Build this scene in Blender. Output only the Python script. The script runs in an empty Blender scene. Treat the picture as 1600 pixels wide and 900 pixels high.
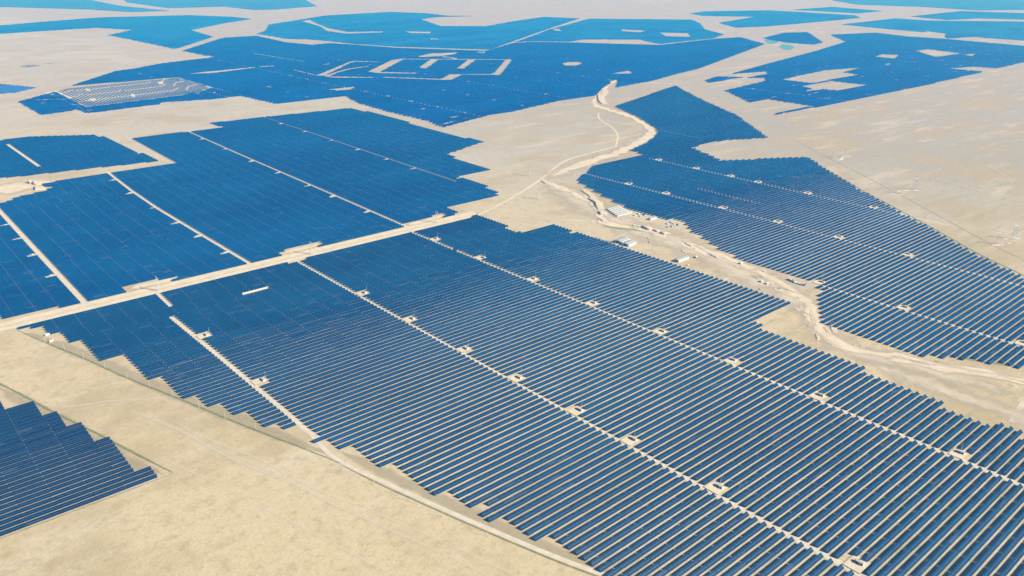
import bpy, bmesh, math, random
import numpy as np
from mathutils import Vector, Matrix
R = math.radians
random.seed(7); rng = np.random.default_rng(7)
scn = bpy.context.scene
col = scn.collection

# ------------------------------------------------------------------ camera, sky, sun, exposure
# world: x runs along the panel rows, y across them (away from the viewer), metres; drone hovers 500 m above the origin
cd = bpy.data.cameras.new('camera'); cam = bpy.data.objects.new('camera', cd); col.objects.link(cam)
cam.location = (0, 0, 500); cam.rotation_euler = (R(90 - 21.8687), 0, R(-40.7464))
cd.sensor_width = 36; cd.lens = 36 * 1265.686 / 1600; cd.clip_start = 1; cd.clip_end = 200000
scn.camera = cam
SUN_EL, SUN_AZ = R(32), math.atan2(0.5, -0.866)          # azimuth from +y towards +x
sdir = Vector((math.sin(SUN_AZ) * math.cos(SUN_EL), math.cos(SUN_AZ) * math.cos(SUN_EL), math.sin(SUN_EL)))
world = bpy.data.worlds.new('World'); scn.world = world; world.use_nodes = True
wn = world.node_tree.nodes; wl = world.node_tree.links
sky = wn.new('ShaderNodeTexSky'); sky.sky_type = 'NISHITA'; sky.sun_disc = False
sky.sun_elevation = SUN_EL; sky.sun_rotation = SUN_AZ; sky.altitude = 2900
wn['Background'].inputs['Strength'].default_value = 0.05
wl.new(sky.outputs[0], wn['Background'].inputs['Color'])
sd = bpy.data.lights.new('sun', 'SUN'); sun = bpy.data.objects.new('sun', sd); col.objects.link(sun)
sd.energy = 5.0; sd.angle = R(0.53); sd.color = (1.0, 0.96, 0.88)
sun.rotation_euler = sdir.to_track_quat('Z', 'Y').to_euler(); sun.location = (0, 0, 900)
scn.view_settings.view_transform = 'Standard'; scn.view_settings.look = 'None'
scn.view_settings.exposure = 0.75; scn.view_settings.gamma = 1.0; scn.view_settings.use_curve_mapping = False
scn.cycles.max_bounces = 6; scn.cycles.diffuse_bounces = 1; scn.cycles.glossy_bounces = 2
scn.cycles.volume_bounces = 0; scn.cycles.transparent_max_bounces = 12
scn.cycles.use_denoising = True; scn.cycles.denoising_prefilter = 'NONE'

# ------------------------------------------------------------------ layout in metres
FIELDS = [
  {"name":"main","poly":[[162.4,1299.7],[403.9,1298.3],[604.9,1293.1],[849.6,1298.7],[1025.9,1303.5],[1028.0,1244.2],[1016.6,1174.0],[1020.0,1154.6],[1107.5,1152.3],[1095.5,1084.2],[1107.0,1074.2],[1109.4,993.7],[1105.7,850.5],[1107.2,806.0],[1107.8,776.3],[1111.0,749.3],[1107.3,600.8],[990.2,598.6],[989.0,549.5],[979.9,488.7],[976.7,435.6],[968.0,370.7],[958.1,303.2],[955.0,272.6],[960.5,236.2],[954.9,155.9],[836.1,71.3],[708.1,41.7],[445.8,267.8],[438.2,366.9],[436.9,392.7],[430.2,406.2],[425.8,422.5],[428.7,433.9],[409.8,464.5],[418.5,483.0],[405.6,499.2],[410.7,518.3],[400.2,536.7],[403.6,555.9],[390.6,570.0],[391.4,593.8],[384.3,604.4],[385.4,621.5],[378.6,632.0],[377.7,653.2],[370.1,662.9],[376.6,680.2],[352.6,710.9],[349.2,730.9],[338.1,737.0],[327.3,746.3],[328.3,771.9],[321.6,794.0],[306.4,807.0],[308.4,843.2],[293.3,848.5],[293.7,883.6],[270.1,897.9],[268.2,924.1],[256.3,930.2],[260.6,971.3],[247.8,1009.2],[244.8,1061.2],[234.5,1070.1],[233.1,1098.6],[217.0,1102.4],[215.9,1149.6],[208.0,1167.0],[199.7,1193.1],[198.2,1239.4],[179.5,1249.8],[180.5,1281.1],[161.3,1285.9]],"pitch":9.8,"v0":243.4,"roads":[{"p":[[348.5,735],[346.5,768],[347,800],[345.5,1000],[343,1190]],"w":9.0},{"p":[[357,1225],[360,1310]],"w":8.0},{"p":[[603.3,-50],[603.3,1310]],"w":7.0},{"p":[[856,-50],[856,1150]],"w":7.0},{"p":[[856,1165],[856,1310]],"w":7.0}],"pads":[[2,1082.2,1],[2,946.4,1],[2,812.1,1],[2,700.1,1],[2,590.4,1],[2,505.2,1],[2,388.5,1],[2,236.9,1],[3,1089.4,1],[3,949.8,1],[3,809.3,1],[3,670.9,1],[3,548.5,1],[3,420.1,1],[3,252.3,1],[4,1234.4,1],[0,909.9,1],[0,1091.4,1]],"holes":[[[469.2,1204.8],[500.9,1204.8],[500.9,1214.3999999999999],[469.2,1214.3999999999999]]],"tier":"near","mat":0,"period":30.65,"snap":0.5,"anchor":None,"extra":None},
  {"name":"left_low","poly":[[33.4,1238.5],[97.8,1100.6],[98.2,1072.6],[100.4,1044.1],[117.0,1044.0],[116.8,1000.5],[133.8,999.5],[133.3,950.7],[152.2,947.3],[150.9,893.1],[168.7,891.6],[167.0,803.6],[185.7,800.5],[184.4,777.3],[-21.1,777.4]],"pitch":9.05,"v0":782,"roads":[],"pads":[],"holes":[],"tier":"near","mat":1,"period":30.65,"snap":0.5,"anchor":185.0,"extra":None},
  {"name":"upper","poly":[[168.8,2089.4],[273.9,2064.9],[285.9,2075.2],[301.4,2089.7],[319.5,2102.6],[336.6,2109.6],[354.1,2116.7],[385.0,2127.8],[406.6,2155.9],[385.0,2158.7],[394.0,2198.8],[447.0,2211.0],[514.5,2213.2],[591.2,2210.0],[714.0,2208.8],[722.9,2539.5],[732.9,2630.6],[1014.4,2620.4],[1013.9,2725.7],[1170.8,2717.7],[1528.6,2681.4],[1530.4,2424.4],[1504.8,2071.2],[1516.3,1892.6],[1447.7,1867.3],[1335.2,1828.6],[1304.8,1709.6],[1317.0,1669.7],[1313.4,1606.3],[1182.0,1594.8],[1203.1,1559.6],[1194.1,1485.4],[1180.0,1458.3],[1170.0,1399.0],[1009.3,1397.8],[1002.1,1339.6],[957.1,1338.2],[988.1,1364.3],[875.2,1355.3],[864.2,1338.9],[671.6,1336.0],[698.5,1368.0],[608.3,1366.4],[600.7,1335.2],[533.5,1336.8],[397.1,1338.6],[414.9,1361.0],[330.7,1361.3],[329.3,1340.2],[253.4,1339.9],[152.6,1344.9],[152.9,1383.0],[77.5,1406.5]],"pitch":9.8,"v0":1340,"roads":[{"p":[[259,1330],[261,1700],[263.5,2050]],"w":11.0},{"p":[[533.5,1330],[531,1550],[529,1800],[534,2000],[547,2240]],"w":9.0},{"p":[[868,1330],[878,1700],[890,2200],[905,2650]],"w":8.0},{"p":[[1166,1560],[1180,2000],[1201,2720]],"w":6.0}],"pads":[[1,2126,-1],[1,1973,-1],[1,1807,-1],[1,1665,-1],[1,1551,-1],[1,1420,-1],[2,2480,-1],[2,2290,-1],[2,2100,-1],[2,1930,-1],[2,1760,-1],[2,1640,-1],[2,1480,-1],[3,2560,-1],[3,2380,-1],[3,2200,-1],[3,2040,-1],[3,1880,-1],[3,1740,-1],[0,1880,-1],[0,1760,-1],[0,1640,-1],[0,1500,-1]],"holes":[],"tier":"mid","mat":5,"period":30.65,"snap":0.5,"anchor":None,"extra":None},
  {"name":"upper_left","poly":[[262.0,2786.0],[433.4,2863.1],[489.5,2866.1],[656.6,2768.3],[673.4,2694.6],[673.7,2631.0],[678.4,2438.3],[691.9,2267.6],[458.2,2306.4],[356.4,2323.2],[207.2,2376.0]],"pitch":9.8,"v0":1340,"roads":[{"p":[[428.2,2406.6],[425.2,2783.8]],"w":11.0}],"pads":[],"holes":[],"tier":"mid","mat":5,"period":30.65,"snap":0.5,"anchor":None,"extra":None},
  {"name":"right","poly":[[2901.2,2274.0],[2665.5,1949.8],[2484.4,1669.8],[2216.8,1365.0],[2091.5,1428.2],[1997.9,1441.0],[1921.1,1424.4],[1848.0,1271.6],[1944.5,1219.1],[2065.6,1145.9],[1929.5,985.3],[1836.7,869.5],[1770.6,775.5],[1739.5,736.2],[1658.9,626.2],[1562.1,497.8],[1509.2,410.2],[1401.5,265.8],[1178.4,150.4],[1158.8,199.6],[1140.5,282.3],[1106.1,351.6],[1075.6,390.7],[1073.2,533.2],[1171.4,594.7],[1187.2,599.2],[1206.9,619.7],[1212.1,640.4],[1208.8,784.0],[1229.0,793.9],[1226.3,824.4],[1266.8,894.0],[1275.9,928.7],[1319.2,981.6],[1306.5,1102.7],[1319.8,1170.7],[1363.7,1292.3],[1396.4,1376.3],[1445.3,1402.5],[1541.6,1461.7],[1747.6,1457.1],[1761.8,1521.8],[1863.7,1556.6],[1988.5,1614.1],[2061.6,1675.0],[2175.6,1843.8],[2298.1,2075.4]],"pitch":9.8,"v0":247,"roads":[{"p":[[1211,150],[1213,300],[1212,640]],"w":6.5},{"p":[[1560,960],[1559,1140]],"w":4.5},{"p":[[1464,380],[1464,1000],[1462,1405]],"w":6.5},{"p":[[1718,620],[1716,950],[1720,1420]],"w":6.5},{"p":[[2050,1500],[2065,1900]],"w":5.0}],"pads":[[2,1269.9,1],[2,1157.7,1],[2,994.1,1],[2,861.5,1],[2,728.3,1],[2,591.4,1],[3,1393.5,1],[3,1265.5,1],[3,1159.6,1],[3,1077.2,1],[3,942.9,1],[3,783,1],[0,622,1],[0,480.4,1],[0,310.2,1]],"holes":[],"tier":"mid","mat":6,"period":30.65,"snap":0.5,"anchor":None,"extra":None},
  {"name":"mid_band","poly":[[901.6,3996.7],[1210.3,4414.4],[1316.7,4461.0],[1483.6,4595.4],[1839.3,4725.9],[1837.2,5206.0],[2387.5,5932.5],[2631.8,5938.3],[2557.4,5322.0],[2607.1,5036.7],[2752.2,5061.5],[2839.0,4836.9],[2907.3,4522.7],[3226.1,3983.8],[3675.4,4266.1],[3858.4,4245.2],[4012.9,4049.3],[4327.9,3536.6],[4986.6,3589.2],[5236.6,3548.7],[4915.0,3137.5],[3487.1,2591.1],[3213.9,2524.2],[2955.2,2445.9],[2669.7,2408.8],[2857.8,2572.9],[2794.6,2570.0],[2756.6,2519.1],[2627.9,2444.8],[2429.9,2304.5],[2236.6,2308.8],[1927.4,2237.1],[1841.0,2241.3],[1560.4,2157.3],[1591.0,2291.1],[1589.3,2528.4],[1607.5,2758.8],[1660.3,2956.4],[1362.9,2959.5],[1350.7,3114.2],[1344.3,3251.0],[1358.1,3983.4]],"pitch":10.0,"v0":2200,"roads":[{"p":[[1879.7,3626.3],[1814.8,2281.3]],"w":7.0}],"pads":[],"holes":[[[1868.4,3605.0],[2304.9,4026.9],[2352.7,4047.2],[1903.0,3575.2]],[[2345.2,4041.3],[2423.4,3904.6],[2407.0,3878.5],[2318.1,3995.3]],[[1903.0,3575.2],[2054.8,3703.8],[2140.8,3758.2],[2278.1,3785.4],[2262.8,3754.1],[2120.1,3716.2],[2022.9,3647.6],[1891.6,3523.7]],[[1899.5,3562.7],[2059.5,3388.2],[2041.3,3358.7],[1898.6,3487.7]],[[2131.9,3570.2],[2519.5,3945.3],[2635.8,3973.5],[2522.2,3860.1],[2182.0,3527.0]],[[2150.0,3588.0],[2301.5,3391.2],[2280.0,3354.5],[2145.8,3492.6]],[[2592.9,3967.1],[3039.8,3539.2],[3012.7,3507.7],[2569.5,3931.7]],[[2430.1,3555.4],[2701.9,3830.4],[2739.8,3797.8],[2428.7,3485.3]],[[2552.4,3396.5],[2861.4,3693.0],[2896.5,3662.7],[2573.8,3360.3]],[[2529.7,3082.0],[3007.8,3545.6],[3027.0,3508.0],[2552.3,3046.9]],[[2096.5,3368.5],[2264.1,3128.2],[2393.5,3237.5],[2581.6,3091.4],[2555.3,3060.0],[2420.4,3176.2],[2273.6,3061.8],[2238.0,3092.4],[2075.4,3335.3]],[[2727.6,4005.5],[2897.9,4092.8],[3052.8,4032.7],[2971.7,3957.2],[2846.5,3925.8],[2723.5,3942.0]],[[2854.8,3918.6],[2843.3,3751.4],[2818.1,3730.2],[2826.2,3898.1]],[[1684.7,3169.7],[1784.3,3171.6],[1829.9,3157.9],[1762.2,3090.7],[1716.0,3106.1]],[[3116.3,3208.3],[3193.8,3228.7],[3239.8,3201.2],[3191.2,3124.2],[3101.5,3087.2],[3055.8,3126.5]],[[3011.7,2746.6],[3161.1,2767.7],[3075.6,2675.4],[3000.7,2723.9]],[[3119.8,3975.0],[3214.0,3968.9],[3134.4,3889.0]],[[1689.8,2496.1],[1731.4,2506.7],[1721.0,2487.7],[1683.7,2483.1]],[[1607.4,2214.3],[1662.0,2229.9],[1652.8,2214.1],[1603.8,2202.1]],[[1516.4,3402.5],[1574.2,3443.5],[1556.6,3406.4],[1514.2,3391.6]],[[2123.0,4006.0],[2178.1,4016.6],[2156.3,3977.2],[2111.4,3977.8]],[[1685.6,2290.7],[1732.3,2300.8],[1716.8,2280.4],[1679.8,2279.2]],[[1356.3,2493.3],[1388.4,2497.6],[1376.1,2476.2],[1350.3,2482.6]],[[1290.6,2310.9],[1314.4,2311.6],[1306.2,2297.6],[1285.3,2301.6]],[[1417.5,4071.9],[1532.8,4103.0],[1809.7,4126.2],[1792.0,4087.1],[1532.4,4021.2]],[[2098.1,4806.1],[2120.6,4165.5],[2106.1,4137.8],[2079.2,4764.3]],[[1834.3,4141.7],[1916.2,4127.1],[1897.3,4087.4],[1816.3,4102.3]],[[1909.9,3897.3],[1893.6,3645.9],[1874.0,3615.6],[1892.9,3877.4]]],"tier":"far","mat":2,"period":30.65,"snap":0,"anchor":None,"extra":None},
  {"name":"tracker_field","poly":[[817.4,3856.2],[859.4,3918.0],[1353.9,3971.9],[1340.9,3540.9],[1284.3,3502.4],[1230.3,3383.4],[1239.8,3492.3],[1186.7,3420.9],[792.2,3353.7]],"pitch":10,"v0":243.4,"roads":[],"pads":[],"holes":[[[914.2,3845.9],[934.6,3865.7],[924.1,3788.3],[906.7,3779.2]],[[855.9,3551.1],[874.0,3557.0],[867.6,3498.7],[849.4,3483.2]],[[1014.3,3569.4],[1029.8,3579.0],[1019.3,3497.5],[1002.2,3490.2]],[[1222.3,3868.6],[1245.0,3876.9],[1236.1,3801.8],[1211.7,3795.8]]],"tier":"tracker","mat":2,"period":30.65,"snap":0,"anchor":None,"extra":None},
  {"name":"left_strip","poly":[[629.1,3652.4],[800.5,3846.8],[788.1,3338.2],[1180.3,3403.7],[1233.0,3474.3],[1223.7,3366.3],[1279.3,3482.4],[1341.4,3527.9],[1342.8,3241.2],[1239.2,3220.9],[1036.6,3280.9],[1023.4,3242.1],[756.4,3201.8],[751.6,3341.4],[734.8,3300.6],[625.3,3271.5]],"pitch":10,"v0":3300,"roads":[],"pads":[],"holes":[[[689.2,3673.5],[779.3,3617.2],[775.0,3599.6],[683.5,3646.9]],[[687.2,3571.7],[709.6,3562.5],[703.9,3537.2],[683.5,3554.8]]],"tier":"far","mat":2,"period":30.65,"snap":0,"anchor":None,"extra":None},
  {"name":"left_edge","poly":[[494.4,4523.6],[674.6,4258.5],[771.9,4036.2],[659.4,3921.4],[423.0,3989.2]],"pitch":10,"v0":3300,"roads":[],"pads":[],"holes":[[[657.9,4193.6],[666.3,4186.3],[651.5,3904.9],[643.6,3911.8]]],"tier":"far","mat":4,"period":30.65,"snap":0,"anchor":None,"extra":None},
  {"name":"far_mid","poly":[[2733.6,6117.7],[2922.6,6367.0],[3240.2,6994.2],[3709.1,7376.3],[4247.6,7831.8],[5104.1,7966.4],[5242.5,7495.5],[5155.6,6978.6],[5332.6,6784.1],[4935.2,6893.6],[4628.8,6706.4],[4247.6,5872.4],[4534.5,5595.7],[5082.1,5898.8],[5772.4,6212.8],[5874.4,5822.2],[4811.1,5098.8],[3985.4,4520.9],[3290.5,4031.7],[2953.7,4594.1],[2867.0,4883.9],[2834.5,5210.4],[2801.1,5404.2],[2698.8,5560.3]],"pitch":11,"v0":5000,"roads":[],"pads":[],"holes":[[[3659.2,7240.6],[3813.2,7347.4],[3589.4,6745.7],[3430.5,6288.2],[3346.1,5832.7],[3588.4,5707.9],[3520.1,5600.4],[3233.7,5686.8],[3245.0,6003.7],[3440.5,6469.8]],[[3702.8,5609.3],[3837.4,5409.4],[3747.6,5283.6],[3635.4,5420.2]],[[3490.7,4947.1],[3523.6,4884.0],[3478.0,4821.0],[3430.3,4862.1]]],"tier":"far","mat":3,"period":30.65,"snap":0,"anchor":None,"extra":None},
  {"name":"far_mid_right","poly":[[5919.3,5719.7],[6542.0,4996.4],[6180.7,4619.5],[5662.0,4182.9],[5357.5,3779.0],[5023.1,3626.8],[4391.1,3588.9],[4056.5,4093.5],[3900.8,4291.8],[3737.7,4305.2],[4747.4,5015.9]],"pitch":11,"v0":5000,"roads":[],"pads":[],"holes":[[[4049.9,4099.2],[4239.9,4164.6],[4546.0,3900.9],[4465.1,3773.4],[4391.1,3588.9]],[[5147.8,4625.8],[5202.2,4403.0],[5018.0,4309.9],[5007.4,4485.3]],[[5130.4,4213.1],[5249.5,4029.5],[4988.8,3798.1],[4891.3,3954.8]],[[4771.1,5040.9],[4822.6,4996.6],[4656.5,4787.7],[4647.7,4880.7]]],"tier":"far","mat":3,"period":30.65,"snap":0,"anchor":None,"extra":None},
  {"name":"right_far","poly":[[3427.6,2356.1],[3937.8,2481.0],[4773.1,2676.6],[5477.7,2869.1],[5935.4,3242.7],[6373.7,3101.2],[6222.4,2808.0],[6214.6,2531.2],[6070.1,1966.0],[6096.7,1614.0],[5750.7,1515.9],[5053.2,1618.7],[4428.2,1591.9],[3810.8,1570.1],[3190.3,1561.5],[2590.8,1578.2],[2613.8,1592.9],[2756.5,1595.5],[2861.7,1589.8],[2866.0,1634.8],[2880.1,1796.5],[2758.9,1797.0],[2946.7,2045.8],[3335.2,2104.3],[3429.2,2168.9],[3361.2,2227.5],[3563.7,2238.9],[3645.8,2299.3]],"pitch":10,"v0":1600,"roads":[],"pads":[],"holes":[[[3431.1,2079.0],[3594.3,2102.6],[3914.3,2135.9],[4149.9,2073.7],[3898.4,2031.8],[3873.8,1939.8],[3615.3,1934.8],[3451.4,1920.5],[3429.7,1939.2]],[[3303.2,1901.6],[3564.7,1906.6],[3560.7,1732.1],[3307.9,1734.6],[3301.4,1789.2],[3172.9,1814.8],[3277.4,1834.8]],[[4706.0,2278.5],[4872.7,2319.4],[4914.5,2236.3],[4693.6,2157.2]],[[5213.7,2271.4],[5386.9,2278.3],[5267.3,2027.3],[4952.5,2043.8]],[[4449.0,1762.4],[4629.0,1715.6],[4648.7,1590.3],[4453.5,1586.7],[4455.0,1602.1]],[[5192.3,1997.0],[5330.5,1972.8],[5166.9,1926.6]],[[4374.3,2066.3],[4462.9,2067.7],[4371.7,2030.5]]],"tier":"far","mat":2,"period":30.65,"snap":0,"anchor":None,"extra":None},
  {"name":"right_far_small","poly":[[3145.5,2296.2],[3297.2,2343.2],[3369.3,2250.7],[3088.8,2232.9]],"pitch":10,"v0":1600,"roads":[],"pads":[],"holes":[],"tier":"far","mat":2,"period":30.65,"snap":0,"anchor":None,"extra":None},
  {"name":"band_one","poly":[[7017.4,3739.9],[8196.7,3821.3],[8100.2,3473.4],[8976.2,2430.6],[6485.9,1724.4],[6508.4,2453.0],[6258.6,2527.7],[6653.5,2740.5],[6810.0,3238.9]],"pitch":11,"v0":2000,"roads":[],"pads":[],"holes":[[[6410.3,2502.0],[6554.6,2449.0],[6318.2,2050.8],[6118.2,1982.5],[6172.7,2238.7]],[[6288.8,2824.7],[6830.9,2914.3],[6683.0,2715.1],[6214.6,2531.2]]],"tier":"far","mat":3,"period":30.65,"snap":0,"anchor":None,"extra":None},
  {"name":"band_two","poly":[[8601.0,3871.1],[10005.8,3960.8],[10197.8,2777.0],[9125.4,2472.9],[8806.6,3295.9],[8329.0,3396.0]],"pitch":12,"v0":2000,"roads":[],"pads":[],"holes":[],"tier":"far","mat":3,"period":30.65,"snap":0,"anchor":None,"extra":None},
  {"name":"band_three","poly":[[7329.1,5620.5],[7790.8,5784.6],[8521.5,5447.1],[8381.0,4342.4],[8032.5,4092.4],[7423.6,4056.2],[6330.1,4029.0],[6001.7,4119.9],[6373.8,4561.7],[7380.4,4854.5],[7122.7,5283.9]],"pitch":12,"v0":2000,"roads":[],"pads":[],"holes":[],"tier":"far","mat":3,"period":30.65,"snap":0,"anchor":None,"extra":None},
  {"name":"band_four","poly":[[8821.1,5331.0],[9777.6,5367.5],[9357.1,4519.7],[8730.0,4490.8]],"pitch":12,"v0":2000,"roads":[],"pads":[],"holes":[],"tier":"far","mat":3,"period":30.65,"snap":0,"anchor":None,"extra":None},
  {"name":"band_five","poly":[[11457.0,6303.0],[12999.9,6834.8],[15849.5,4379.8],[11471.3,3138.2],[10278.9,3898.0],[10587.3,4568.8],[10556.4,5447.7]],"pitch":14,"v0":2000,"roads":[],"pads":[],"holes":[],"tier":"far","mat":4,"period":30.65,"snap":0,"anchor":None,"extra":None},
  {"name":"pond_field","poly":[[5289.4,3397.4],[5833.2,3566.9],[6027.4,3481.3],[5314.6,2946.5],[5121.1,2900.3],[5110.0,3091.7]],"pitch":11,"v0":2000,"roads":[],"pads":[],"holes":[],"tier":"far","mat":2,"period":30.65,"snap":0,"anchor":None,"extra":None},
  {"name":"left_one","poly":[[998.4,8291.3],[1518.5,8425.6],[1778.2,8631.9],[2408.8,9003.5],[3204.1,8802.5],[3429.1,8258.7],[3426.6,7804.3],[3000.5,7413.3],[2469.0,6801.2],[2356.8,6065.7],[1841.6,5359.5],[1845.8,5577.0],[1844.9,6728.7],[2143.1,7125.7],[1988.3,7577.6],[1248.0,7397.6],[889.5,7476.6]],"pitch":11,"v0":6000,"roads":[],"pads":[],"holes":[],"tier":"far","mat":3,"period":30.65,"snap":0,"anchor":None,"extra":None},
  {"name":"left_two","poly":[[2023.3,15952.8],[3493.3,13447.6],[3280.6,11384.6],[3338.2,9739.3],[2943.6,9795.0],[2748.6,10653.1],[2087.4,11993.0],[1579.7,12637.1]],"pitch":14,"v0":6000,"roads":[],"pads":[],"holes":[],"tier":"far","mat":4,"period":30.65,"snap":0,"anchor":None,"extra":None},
  {"name":"left_three","poly":[[4139.7,14129.3],[6256.2,12305.9],[5085.3,9616.9],[4381.3,9246.5],[4143.8,9271.5],[4189.1,10284.9],[3548.3,10338.4],[3654.5,12229.9]],"pitch":14,"v0":6000,"roads":[],"pads":[],"holes":[],"tier":"far","mat":4,"period":30.65,"snap":0,"anchor":None,"extra":None},
]
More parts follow.
